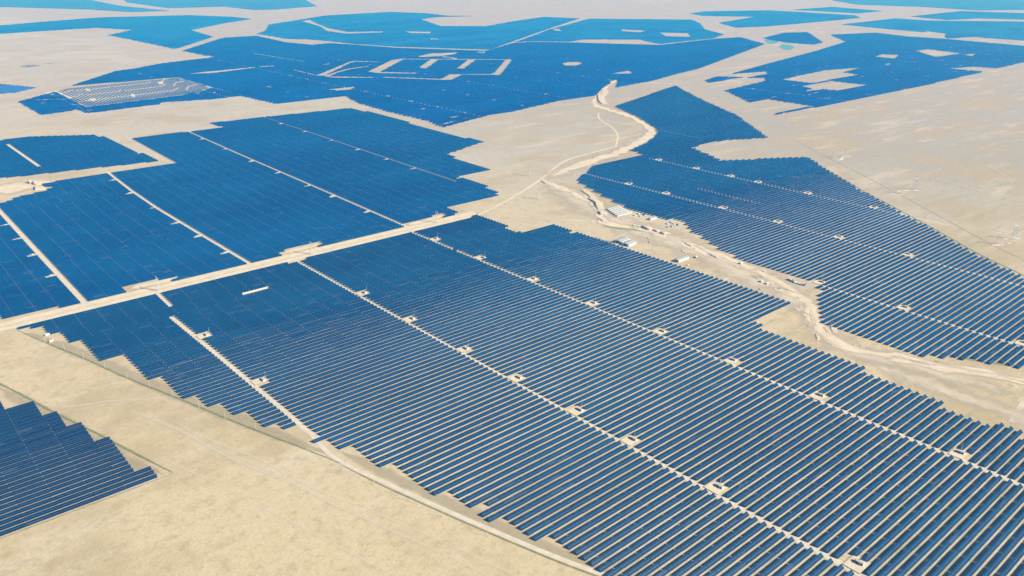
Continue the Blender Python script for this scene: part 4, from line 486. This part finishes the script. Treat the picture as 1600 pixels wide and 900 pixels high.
for f in FIELDS:
    poly = f['poly']; ys = [p[1] for p in poly]; P = f['pitch']
    if f['tier'] == 'tracker':
        xs = [p[0] for p in poly]; u = min(xs)
        while u < max(xs):
            sw = [(y, x) for x, y in poly]
            for a, b in minus(crossings(sw, u), [c_ for h in f['holes'] for c_ in crossings([(y, x) for x, y in h], u)]):
                y = a
                while y < b - 15:
                    e = min(b, y + 140); trackers.append((u, y, e)); y = e + 12
            u += 12.8
        continue
    i0 = math.ceil((min(ys) - f['v0']) / P); i1 = math.floor((max(ys) - f['v0']) / P)
    for i in range(i0, i1 + 1):
        v = f['v0'] + i * P; vc = v + 1.5
        iv = crossings(poly, vc)
        if not iv: continue
        if f['tier'] == 'far':
            cuts = [c_ for h in f['holes'] for c_ in crossings(h, vc)]
            for r in f['roads']:
                q = road_u(r, vc)
                if q: cuts.append((q - r['w'] / 2, q + r['w'] / 2))
            a, b = iv[0][0], iv[-1][1]
            k = math.floor(a / 253.)
            while k * 253. < b:                               # equipment clearings on a loose lattice, and the odd missing table
                hsh = (k * 7919 + int(f['v0'])) % 13
                if (i + hsh) % 17 in (0, 1): cuts.append((k * 253. + hsh * 3, k * 253. + hsh * 3 + 17))
                if hsh % 4 == 0: cuts.append((k * 253. + hsh * 3 - 5, k * 253. + hsh * 3))
                if random.random() < (.035 if v < 4800 and a < 4500 else .085): q = k * 253. + random.uniform(20, 200); cuts.append((q, q + random.uniform(14, 45) * (1 if v < 4800 else 2.2)))
                k += 1
            for x, y in minus(iv, cuts):
                if y - x > 8:
                    j = ((i * 37) % 11 - 5) * (1.5 if v < 4800 else 4.)
                    tables.append((x + j, y + j * .6, v, f['mat'], 'far', f['name'], -1, 0, 0))
            continue
        rs = []
        for ri, r in enumerate(f['roads']):
            q = road_u(r, vc)
            if q is not None: rs.append((q, r['w'], ri))
        rs.sort()
        segs = []
        if rs:
            segs.append((-1e5, rs[0][0] - rs[0][1] / 2, 'R', rs[0][2], None))
            for (a, wa, ra), (b, wb, rb) in zip(rs, rs[1:]): segs.append((a + wa / 2, b - wb / 2, 'B', ra, rb))
            segs.append((rs[-1][0] + rs[-1][1] / 2, 1e5, 'L', rs[-1][2], None))
        else: segs.append((f['anchor'] or 0., 1e5, 'A', -1, None))
        for s0, s1, mode, ra, rb in segs:
            if mode == 'R': anchor, per, sgn = s1, f['period'], -1
            elif mode == 'B': n = max(1, round((s1 - s0) / f['period'])); anchor, per, sgn = s0, (s1 - s0 + .5) / n, 1
            else: anchor, per, sgn = s0, f['period'], 1
            lo = max(s0, iv[0][0] - 40) if mode != 'A' else iv[0][0] - 40; hi = min(s1, iv[-1][1] + 40)
            if hi <= lo: continue
            if sgn > 0: ks = range(math.floor((lo - anchor) / per), math.ceil((hi - anchor) / per))
            else: ks = range(math.floor((anchor - hi) / per), math.ceil((anchor - lo) / per))
            for k in ks:
                a = anchor + k * per if sgn > 0 else anchor - (k + 1) * per + .5
                if mode == 'B' and (a < s0 - 1 or a + per - .5 > s1 + 1): continue
                if mode in 'RL' and k < 0: continue
                h = per / 2
                ok = [inside(poly, a + h * .5, vc), inside(poly, a + h * 1.5, vc)]
                if f['name'] == 'main' and ra == 0: ok = [inside(poly, a + h * (q * .9 + .05), vc) and inside(poly, a + h * (q * .9 + .95), vc) if mode == 'R' else ok[q] for q in (0, 1)]
                for pr, pv, side in f['pads']:
                    if side > 0 and pr == ra and mode in 'BL' and k == 0 and abs(vc - pv) < 9.8: ok[0] = False
                    if side < 0 and ((mode == 'R' and pr == ra and k == 0) or (mode == 'B' and pr == rb and k == n - 1)) and abs(vc - pv) < P * .5: ok[1] = False
                for hq in f['holes']:
                    for q in (0, 1):
                        if inside(hq, a + h * (.5 + q), vc): ok[q] = False
                if not any(ok): continue
                u0 = a if ok[0] else a + h; u1 = a + per - .5 if ok[1] else a + h - .5
                tables.append((u0, u1, v + random.uniform(-.14, .14), f['mat'], f['tier'], f['name'], ra if mode != 'R' else ra, k + 1, -1 if mode == 'R' else 1))

# the 300 tables that show largest become objects with parts; the rest is one mesh
cm = Matrix.Translation(cam.location) @ cam.rotation_euler.to_matrix().to_4x4(); ci = cm.inverted(); FX = cd.lens / 36
def in_frame(u, v):
    q = ci @ Vector((u, v, 1.5)); return q.z < 0 and abs(q.x / -q.z * FX) < .5 and abs(q.y / -q.z * FX) < .5 * 9 / 16
cand = []
for n, t in enumerate(tables):
    if t[5] == 'main' and t[2] < 700:
        uc = (t[0] + t[1]) / 2
        if in_frame(uc, t[2] + 1.5): cand.append(((uc * uc + t[2] ** 2 + 500 ** 2) / (t[1] - t[0]), n))
cand.sort(); chosen = set(n for _, n in cand[:300])

def bank_box(m, L, s0, s1, t=.05):
    pts = []
    for x in (0, L):
        for s_ in (s0, s1):
            for d in (0, -t): pts.append((x, s_ * CT - d * ST * -1, Z0 + s_ * ST + d * CT))
    m.poly(pts, BOXQ.tolist())
proto = {}
def table_proto(L):
    key = round(L, 1)
    if key in proto: return proto[key]
    a = MB(); bank_box(a, L, 0, SPLIT0); b = MB(); bank_box(b, L, SPLIT1, SL); r = MB(); bank_box(r, L, SPLIT0 + .003, SPLIT1 - .003, .08)
    fr = MB(); n = max(3, int(L / 4.2))
    for i in range(n):
        x = .8 + (L - 1.6) * i / (n - 1)
        for s_ in (.55, 3.5): fr.box(x - .06, x + .06, s_ * CT - .06, s_ * CT + .06, -.1, Z0 + s_ * ST - .09)
        fr.bar((x, .15 * CT, Z0 + .15 * ST - .11), (x, 3.9 * CT, Z0 + 3.9 * ST - .11), .05)
    for s_ in (.45, 3.6): fr.bar((.1, s_ * CT, Z0 + s_ * ST - .08), (L - .1, s_ * CT, Z0 + s_ * ST - .08), .03)
    proto[key] = [(nm, mb.mesh(nm, MAT[mt])) for nm, mb, mt in (('lower_panel_row', a, 'panel0'), ('upper_panel_row', b, 'panel0'), ('centre_rail', r, 'alu'), ('support_frame', fr, 'steel'))]
    return proto[key]
ROADPAD = {2: 236.9, 3: 252.3}; ROADNAME = {2: 'bottom-edge road', 3: 'right-edge road', 0: 'left road'}
seen_lab = {}
for n in sorted(chosen):
    u0, u1, v, mt, tier, fn, ri, k, side = tables[n]
    root = empty('solar_table', (u0, v, 0))
    root.rotation_euler = (R(random.uniform(-.5, .5)), 0, R(random.uniform(-.08, .08)))
    for nm, me in table_proto(u1 - u0): link(bpy.data.objects.new(nm, me), root)
    if ri == 0:                                              # strip left of the bottom-edge road: counted from there
        ri2 = 2; kk = max(1, round((599.8 - u1) / 30.65) + 1); sd_ = 'left'
    else: ri2 = ri; kk = k; sd_ = 'right'
    dv = (v + 1.5 - ROADPAD[ri2]) / 9.8; m_ = math.floor(abs(dv)) + 1
    lab = f"blue solar table, {ordn(kk)} {sd_} of {ROADNAME[ri2]}, {ordn(m_)} row {'in front of' if dv < 0 else 'behind'} frontmost inverter"
    if seen_lab.get(lab): lab = lab.replace('blue solar table', 'short blue solar table' if u1 - u0 < 20 else 'long blue solar table')
    seen_lab[lab] = 1
    tag(root, lab, 'solar table', 'nearest tables of the solar field')

rest = [t for n, t in enumerate(tables) if n not in chosen]
U0 = np.array([t[0] for t in rest]); U1 = np.array([t[1] for t in rest]); VV = np.array([t[2] for t in rest]); MM = np.array([t[3] for t in rest])
NEAR = np.array([t[4] != 'far' for t in rest])
NT_, QS, MI, off = [], [], [], 0
def TW(u, v): return 1 + .03 * np.sin(u * 12.9898 + v * 78.233)            # no two tables tilt quite alike
def slabs(U0, U1, VV, s0, s1, mi, t=.05, dz=0.):
    global off
    n = len(U0); V = np.empty((n, 8, 3)); c8 = 0
    for x in (U0, U1):
        for s_ in (s0, s1):
            for d in (0, -t):
                V[:, c8, 0] = x; V[:, c8, 1] = VV + s_ * CT + d * ST; V[:, c8, 2] = Z0 + s_ * ST * TW(U0, VV) + d * CT + dz; c8 += 1
    NT_.append(V.reshape(-1, 3)); QS.append((BOXQ[None] + (np.arange(n) * 8)[:, None, None]).reshape(-1, 4) + off); off += n * 8
    MI.append(np.repeat(mi, 6))
FINE = NEAR & (U0 ** 2 + VV ** 2 < 1150. ** 2)
for mv in (0, 1, 5, 6):
    k = NEAR & (MM == mv) & ~FINE
    slabs(U0[k], U1[k], VV[k], 0, SL, np.full(k.sum(), mv))
    k = FINE & (MM == mv)
    slabs(U0[k], U1[k], VV[k], 0, SPLIT0, np.full(k.sum(), mv)); slabs(U0[k], U1[k], VV[k], SPLIT1, SL, np.full(k.sum(), mv))
    slabs(U0[k], U1[k], VV[k], SPLIT0 + .003, SPLIT1 - .003, np.full(k.sum(), 7), .08)
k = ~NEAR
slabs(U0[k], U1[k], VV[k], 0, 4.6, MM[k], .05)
if trackers:
    T_ = np.array(trackers); n = len(T_); V = np.empty((n, 8, 3)); c8 = 0
    for dx, zz in ((-2.6, 2.1), (2.6, 2.15)):
        for y in (T_[:, 1], T_[:, 2]):
            for d in (0, -.08): V[:, c8, 0] = T_[:, 0] + dx; V[:, c8, 1] = y; V[:, c8, 2] = zz + d; c8 += 1
    NT_.append(V.reshape(-1, 3)); QS.append((BOXQ[None] + (np.arange(n) * 8)[:, None, None]).reshape(-1, 4) + off); off += n * 8; MI.append(np.full(n * 6, 4))
me = mesh_np('solar_tables', np.concatenate(NT_), np.concatenate(QS), [MAT['panel%d' % i] for i in range(7)] + [MAT['alu']], np.concatenate(MI))
bm = bmesh.new(); bm.from_mesh(me); bmesh.ops.recalc_face_normals(bm, faces=bm.faces); bm.to_mesh(me); bm.free()
tag(link(bpy.data.objects.new('solar_tables', me)), 'thousands of blue solar tables in long rows covering the steppe', 'solar tables', kind='stuff')
print('tables', len(tables), 'chosen', len(chosen), 'trackers', len(trackers), 'faces', len(me.polygons))

# ------------------------------------------------------------------ inverter stations on their pads
def station_proto():
    root = empty('inverter_station', (0, 0, 0))
    b = MB().box(-1.3, 1.3, -3.4, 3.4, .25, 2.95).build('container', MAT['white_paint'], root)
    MB().box(-1.36, 1.36, -3.46, 3.46, 2.953, 3.05).build('roof', MAT['roof_white'], b)
    MB().box(-1.345, -1.303, -2.9, -1.3, .5, 2.6).build('louvre', MAT['dark'], b)
    MB().box(-1.345, -1.303, -.6, .4, .4, 2.5).build('door', MAT['grey_paint'], b)
    MB().box(-1.345, -1.303, 1.3, 2.9, .5, 2.6).build('louvre', MAT['dark'], b)
    MB().box(-1.5, 1.5, -3.7, 6.6, 0, .247).build('plinth', MAT['concrete'], root)
    t = MB().box(-.9, .9, 4.1, 6.2, .25, 2.1).build('transformer', MAT['grey_paint'], root)
    for i in range(4): MB().box(-1.15, -.903, 4.3 + i * .45, 4.5 + i * .45, .5, 1.9).build('cooling_fin', MAT['grey_paint'], t)
    return root
def pole_proto(h=11., arm=False):
    root = empty('light_pole', (0, 0, 0))
    MB().bar((0, 0, 0), (0, 0, h), .14, .09).build('shaft', MAT['white_paint'], root)
    MB().box(-.35, .35, -.35, .35, 0, .3).build('base', MAT['concrete'], root)
    MB().box(-.5, .5, -.16, .16, h - .25, h).build('lamp_head', MAT['grey_paint'], root)
    return root
sp = station_proto(); pp = pole_proto(); first = [True, True]
FN = {f['name']: f for f in FIELDS}
RN = {('main', 0): 'left road of the near field', ('main', 2): 'bottom-edge road', ('main', 3): 'right-edge road', ('main', 4): 'right-edge road near the main road',
      ('upper', 0): 'leftmost upper-field road', ('upper', 1): 'second upper-field road', ('upper', 2): 'third upper-field road', ('upper', 3): 'fourth upper-field road',
      ('right', 0): 'lowest road of the right field', ('right', 2): 'middle road of the right field', ('right', 3): 'upper road of the right field'}
by = {}
for fn in ('main', 'upper', 'right'):
    for ri, pv, side in FN[fn]['pads']: by.setdefault((fn, ri), []).append((pv, side))
for (fn, ri), L in by.items():
    L.sort()
    for n, (pv, side) in enumerate(L):
        r = FN[fn]['roads'][ri]; q = road_u(r, pv); u = q + side * (r['w'] / 2 + 7.5)
        o = sp if first[0] else copy_tree(sp); first[0] = False
        o.location = (u + 1.5 + random.uniform(-.9, .9), pv - .6 + random.uniform(-.8, .8), 0); o.rotation_euler = (0, 0, R(random.uniform(-2, 2)))
        small = fn == 'upper'
        if small: o.rotation_euler = (0, 0, R(90)); o.location = (u + 2, pv + 1.5, 0)
        tag(o, f"white inverter container beside {RN[(fn, ri)]}, {ordn(n + 1)} from the viewer", 'inverter', 'inverter containers on their pads')
        ribbon('gravel_pad', [(u - side * 11., pv + 1.5), (u + side * random.uniform(7.5, 9.5), pv + 1.5)], 9 if small else random.uniform(17, 20), 'road', .2)
        if not small:
            o = pp if first[1] else copy_tree(pp); first[1] = False
            o.location = (u + 6.8, pv + 2.2, 0)
            tag(o, f"thin white lamp pole by {RN[(fn, ri)]} pad, {ordn(n + 1)} from viewer", 'pole', 'lamp poles on the inverter pads')

# ------------------------------------------------------------------ transmission towers
def tower_proto(H=26.):
    root = empty('transmission_tower', (0, 0, 0)); body = MB(); w0, w1, hw = 3.1, 1.0, H * .62
    cn = [(1, 1), (-1, 1), (-1, -1), (1, -1)]
    def wid(z): return w0 + (w1 - w0) * z / hw
    lv = [0, .2, .38, .54, .68, .8, .9, 1.]
    for a, b in zip(lv, lv[1:]):
        za, zb = a * hw, b * hw; wa, wb = wid(za), wid(zb)
        for i in range(4):
            (x0, y0), (x1, y1) = cn[i], cn[(i + 1) % 4]
            body.bar((x0 * wa, y0 * wa, za), (x0 * wb, y0 * wb, zb), .11)
            body.bar((x0 * wa, y0 * wa, za), (x1 * wb, y1 * wb, zb), .05); body.bar((x1 * wa, y1 * wa, za), (x0 * wb, y0 * wb, zb), .05)
            body.bar((x0 * wb, y0 * wb, zb), (x1 * wb, y1 * wb, zb), .07)
    body.build('lattice_mast', MAT['pylon'], root)
    win = MB(); top = H * .92
    for s in (-1, 1):
        for y in (-1, 1):
            win.bar((s * w1, y * w1, hw), (s * 3.6, y * .7, hw + (top - hw) * .55), .14); win.bar((s * 3.6, y * .7, hw + (top - hw) * .55), (s * 2.6, y * .5, top), .13)
            win.bar((s * w1, y * w1, hw), (s * 2.4, -y * .8, hw + (top - hw) * .3), .07); win.bar((s * 2.4, -y * .8, hw + (top - hw) * .3), (s * 3.6, y * .7, hw + (top - hw) * .55), .07)
            win.bar((s * 3.6, y * .7, hw + (top - hw) * .55), (s * 2.8, -y * .6, top), .07)
    win.build('window_frame', MAT['pylon'], root)
    arm = MB()
    for y in (-.5, .5):
        arm.bar((-7.2, 0, top - .1), (-2.6, y, top + .9), .10); arm.bar((7.2, 0, top - .1), (2.6, y, top + .9), .10)
        arm.bar((-7.2, 0, top - .1), (7.2, y * .1, top - .1), .12); arm.bar((-2.6, y, top + .9), (2.6, y, top + .9), .10)
        for i in range(-6, 7, 2): arm.bar((i, y * .6, top - .1), (i + 1, y, top + .7), .06)
    arm.bar((-3.4, 0, top), (-3.6, 0, H), .09); arm.bar((3.4, 0, top), (3.6, 0, H), .09)
    arm.build('crossarm', MAT['pylon'], root)
    for x in (-6.8, 0, 6.8): MB().bar((x, 0, top - 2.3), (x, 0, top - .2), .13).build('insulator', MAT['glass'], root)
    return root
tp = tower_proto()
TL = ['front tower of the rightmost pylon pair on bare plain', 'rear tower of the rightmost pylon pair on bare plain', 'front tower of the middle pylon pair beyond right field', 'rear tower of the middle pylon pair beyond right field',
      'front tower of the farthest pylon pair beyond right field', 'rear tower of the farthest pylon pair beyond right field', 'pale lattice pylon on leftmost clearing of the main road', 'pale lattice pylon on middle clearing of the main road',
      'pale lattice pylon on right clearing of the main road', 'pale lattice pylon on open sand left of the gully', 'pale lattice pylon beside the track bend above the gully']
for i, (p, lab) in enumerate(zip(TOWERS, TL)):
    o = tp if i == 0 else copy_tree(tp)
    o.location = (*p, -.05); s = 1.08 if i in (1, 3, 5) else (.88 if i < 6 else .95); o.scale = (s, s, s)
    o.rotation_euler = (0, 0, R(-28 if i < 6 else (90 if i < 9 else 60)))
    tag(o, lab, 'pylon', 'transmission towers')
fp = pole_proto(9.)
for i, p in enumerate(POLES):
    o = fp if i == 0 else copy_tree(fp)
    o.name = 'fence_pole'; o.location = (*p, 0)
    tag(o, f"thin white pole on the near field's fence line, {ordn(i + 1)} from the left", 'pole', 'poles along the fence line')

# ------------------------------------------------------------------ sheds, containers, vehicles by the dry wash
def shed(name, x0, y0, L, W, H, label, group=None, rz=0., mat='roof_white'):
    root = empty(name, (x0, y0, 0), rz)
    MB().poly([(x, y, z) for x in (0, L) for y, z in ((0, 0), (W, 0), (W, H), (W / 2, H + W * .09), (0, H))], [(4, 3, 2, 1, 0), (5, 6, 7, 8, 9), (0, 1, 6, 5), (1, 2, 7, 6), (4, 0, 5, 9)]).build('wall', MAT['white_paint'], root)
    rf = MB()
    for s in (0, 1):
        ya, yb = (-.3, W / 2) if s == 0 else (W / 2, W + .3)
        za, zb = (H - .02, H + W * .09 + .05) if s == 0 else (H + W * .09 + .05, H - .02)
        rf.poly([(x, y, z + d) for x in (-.4, L + .4) for y, z in ((ya, za), (yb, zb)) for d in (0.03, .12)], BOXQ.tolist())
    r = rf.build('roof', MAT[mat], root)
    nr = max(2, int(L / 6))
    for i in range(nr): MB().bar((L * (i + .5) / nr, -.25, H + .16), (L * (i + .5) / nr, W / 2, H + W * .09 + .2), .07).build('roof_rib', MAT['grey_paint'], r)
    MB().box(-.06, -.003, W * .3, W * .7, .05, H * .8).build('door', MAT['dark'], root)
    for i in range(max(1, int(L / 9))): MB().box(3 + i * 9, 5.5 + i * 9, -.05, -.003, H * .35, H * .7).build('window', MAT['glass'], root)
    return tag(root, label, 'shed', group)
for i in range(6):
    y = 1105 + i * 9.4; x = 1247 + i * 4.2
    shed('storage_shed', x, y, 46 - i * 1.5, 5.6, 2.6, f"long white low shed of the yard beside the gully, {ordn(i + 1)} from the front", 'sheds of the white yard')
shed('site_shed', 1118, 958, 24, 17, 4.2, 'wide white shed roof beside the near field edge, below the green strip', None, R(6))
shed('site_shed', 1120, 978, 27, 18, 4.2, 'white shed just behind another, beside near field edge below the gully', None, R(6))
shed('site_shed', 1120, 841, 30, 10, 4.2, 'single long white shed at the near field edge, right of the others', None, R(1))
shed('site_shed', 1281, 1043, 20, 7, 3.4, 'small white shed between the yard and right field edge')

def container(i, p, rz):
    root = empty('storage_container', (*p, 0), rz); L = 6.1
    b = MB().box(-L / 2, L / 2, -1.22, 1.22, .15, 2.75).build('body', MAT[('white_paint', 'white_paint', 'roof_white', 'blue_paint')[i % 4] if i not in (16, 17) else 'white_paint'], root)
    for k in range(10): MB().box(-L / 2 + .25 + k * .6, -L / 2 + .4 + k * .6, -1.27, -1.223, .25, 2.65).build('corrugation', MAT['grey_paint'], b)
    d = MB().box(L / 2 + .003, L / 2 + .06, -1.1, 1.1, .25, 2.6).build('door', MAT['grey_paint'], b)
    MB().box(-L / 2, L / 2, -1.15, 1.15, 0, .147).build('skid', MAT['dark'], root)
    return root
CG = ['by the white yard']
def place_word(p):
    return None
clus = {(0, 4): 'between the yard and right field', (4, 11): 'in the yard of parked boxes below the right field', (11, 16): 'in the line along the right field fence', (16, 18): 'at the far left corner of the near field'}
for i, p in enumerate(BOXES):
    (a, b), ph = next((k, v) for k, v in clus.items() if k[0] <= i < k[1])
    o = container(i, p, R((20, 95, 5, 80)[i % 4]) if i < 11 else R(12 * (i % 3)))
    tag(o, f"{'blue' if i % 4 == 3 and i < 16 else 'white'} steel container {ph}, {ordn(i - a + 1)} from left", 'container', 'site containers')
def wheel(m, x, y, r): 
    n = 12; k = len(m.v)
    for yy in (y - .13, y + .13):
        m.v += [(x + r * math.cos(2 * math.pi * i / n), yy, r + r * math.sin(2 * math.pi * i / n)) for i in range(n)]
    m.f += [(k + i, k + (i + 1) % n, k + n + (i + 1) % n, k + n + i) for i in range(n)] + [tuple(range(k, k + n)), tuple(range(k + 2 * n - 1, k + n - 1, -1))]
    return m
def truck(p, rz, label):
    root = empty('box_truck', (*p, 0), rz)
    MB().box(-4, 1.6, -1.2, 1.2, 1.05, 3.4).build('cargo_box', MAT['white_paint'], root)
    c = MB().poly([(1.75, y, z) for y in (-1.15, 1.15) for z in (.6, 2.7)] + [(3.9, y, z) for y in (-1.15, 1.15) for z in (.6, 1.6)] + [(3.3, y, 2.65) for y in (-1.1, 1.1)],
                  [(0, 2, 3, 1), (0, 1, 8, 5, 4), (2, 6, 7, 9, 3), (4, 5, 7, 6), (5, 8, 9, 7), (1, 3, 9, 8), (0, 4, 6, 2)]).build('cab', MAT['white_paint'], root)
    MB().poly([(3.88, -.95, 1.72), (3.88, .95, 1.72), (3.42, .95, 2.5), (3.42, -.95, 2.5)], [(0, 1, 2, 3)]).build('windscreen', MAT['glass'], c)
    MB().box(-4, 3.6, -.5, .5, .55, 1.0).build('chassis', MAT['dark'], root)
    for x in (-2.9, -1.6, 2.9):
        for y in (-1.02, 1.02): wheel(MB(), x, y, .5).build('wheel', MAT['tyre'], root)
    return tag(root, label, 'truck', 'vehicles by the dry wash')
def van(p, rz, label):
    root = empty('van', (*p, 0), rz)
    pr = [(-2.5, .45), (-2.5, 2.0), (1.1, 2.05), (1.8, 1.25), (2.5, 1.05), (2.55, .45)]
    b = MB().poly([(x, -.92, z) for x, z in pr] + [(x, .92, z) for x, z in pr], [(5, 4, 3, 2, 1, 0), (6, 7, 8, 9, 10, 11)] + [(i, (i + 1) % 6, 6 + (i + 1) % 6, 6 + i) for i in range(6)]).build('body', MAT['white_paint'], root)
    MB().poly([(1.17, -.8, 2.0), (1.17, .8, 2.0), (1.79, .8, 1.31), (1.79, -.8, 1.31)], [(0, 1, 2, 3)]).build('windscreen', MAT['glass'], b)
    for s in (-1, 1): MB().box(-2.2, .8, s * .925 - .004, s * .925 + .004, 1.35, 1.85).build('side_window', MAT['glass'], b)
    for x in (-1.6, 1.6):
        for y in (-.82, .82): wheel(MB(), x, y, .34).build('wheel', MAT['tyre'], root)
    return tag(root, label, 'van', 'vehicles by the dry wash')
for p, a, lab in zip(TRUCKS, (10, 15, 5, 20, 80), ('white box truck parked below the right field beside the track', 'left white truck of two parked on the bare wash', 'right white truck of two parked on the bare wash', 'white truck beside the single long shed', 'white truck at the head of the container line')): truck(p, R(a), lab)
for p, a, lab in zip(VANS, (30, 10, 70, 20, 100), ('white van alone near the edge of the near field', 'white van just right of the single long shed', 'white van at a notch in the near field edge', 'upper white van on open sand below the gully', 'lower white van on open sand below the gully')): van(p, R(a), lab)

# ------------------------------------------------------------------ wire fences
def fence(pts, label):
    S = smooth(pts, 12.); root = empty('wire_fence', (0, 0, 0)); po = MB(); wi = MB()
    for a, b in zip(S, S[1:]):
        n = max(1, int((b - a).length / 4))
        for i in range(n):
            q = a.lerp(b, i / n); po.box(q.x - .05, q.x + .05, q.y - .05, q.y + .05, 0, 2.)
        for z in (.4, .9, 1.4, 1.9): wi.bar((a.x, a.y, z), (b.x, b.y, z), .018)
    tag(po.build('fence_posts', MAT['grey_paint'], root), kind='stuff'); tag(wi.build('wires', MAT['steel'], root), kind='stuff')
    tag(root, label, 'fence')
for pts, lab in FENCES: fence(pts, lab)

# ------------------------------------------------------------------ the air
hz = MB().box(-G - 50, G + 50, -G - 50, G + 50, -1.2, 530)
hm = bpy.data.materials.new('haze'); hm.use_nodes = True; hn = hm.node_tree.nodes; hn.remove(hn['Principled BSDF'])
pv = hn.new('ShaderNodeVolumePrincipled'); pv.inputs['Color'].default_value = (.04, .345, 1.0, 1); pv.inputs['Density'].default_value = 1.55e-4
pv.inputs['Absorption Color'].default_value = (1, 1, 1, 1)
pv.inputs['Anisotropy'].default_value = 0.0
hm.node_tree.links.new(pv.outputs[0], hn['Material Output'].inputs['Volume'])
if True: tag(hz.build('haze', hm), kind='stuff')
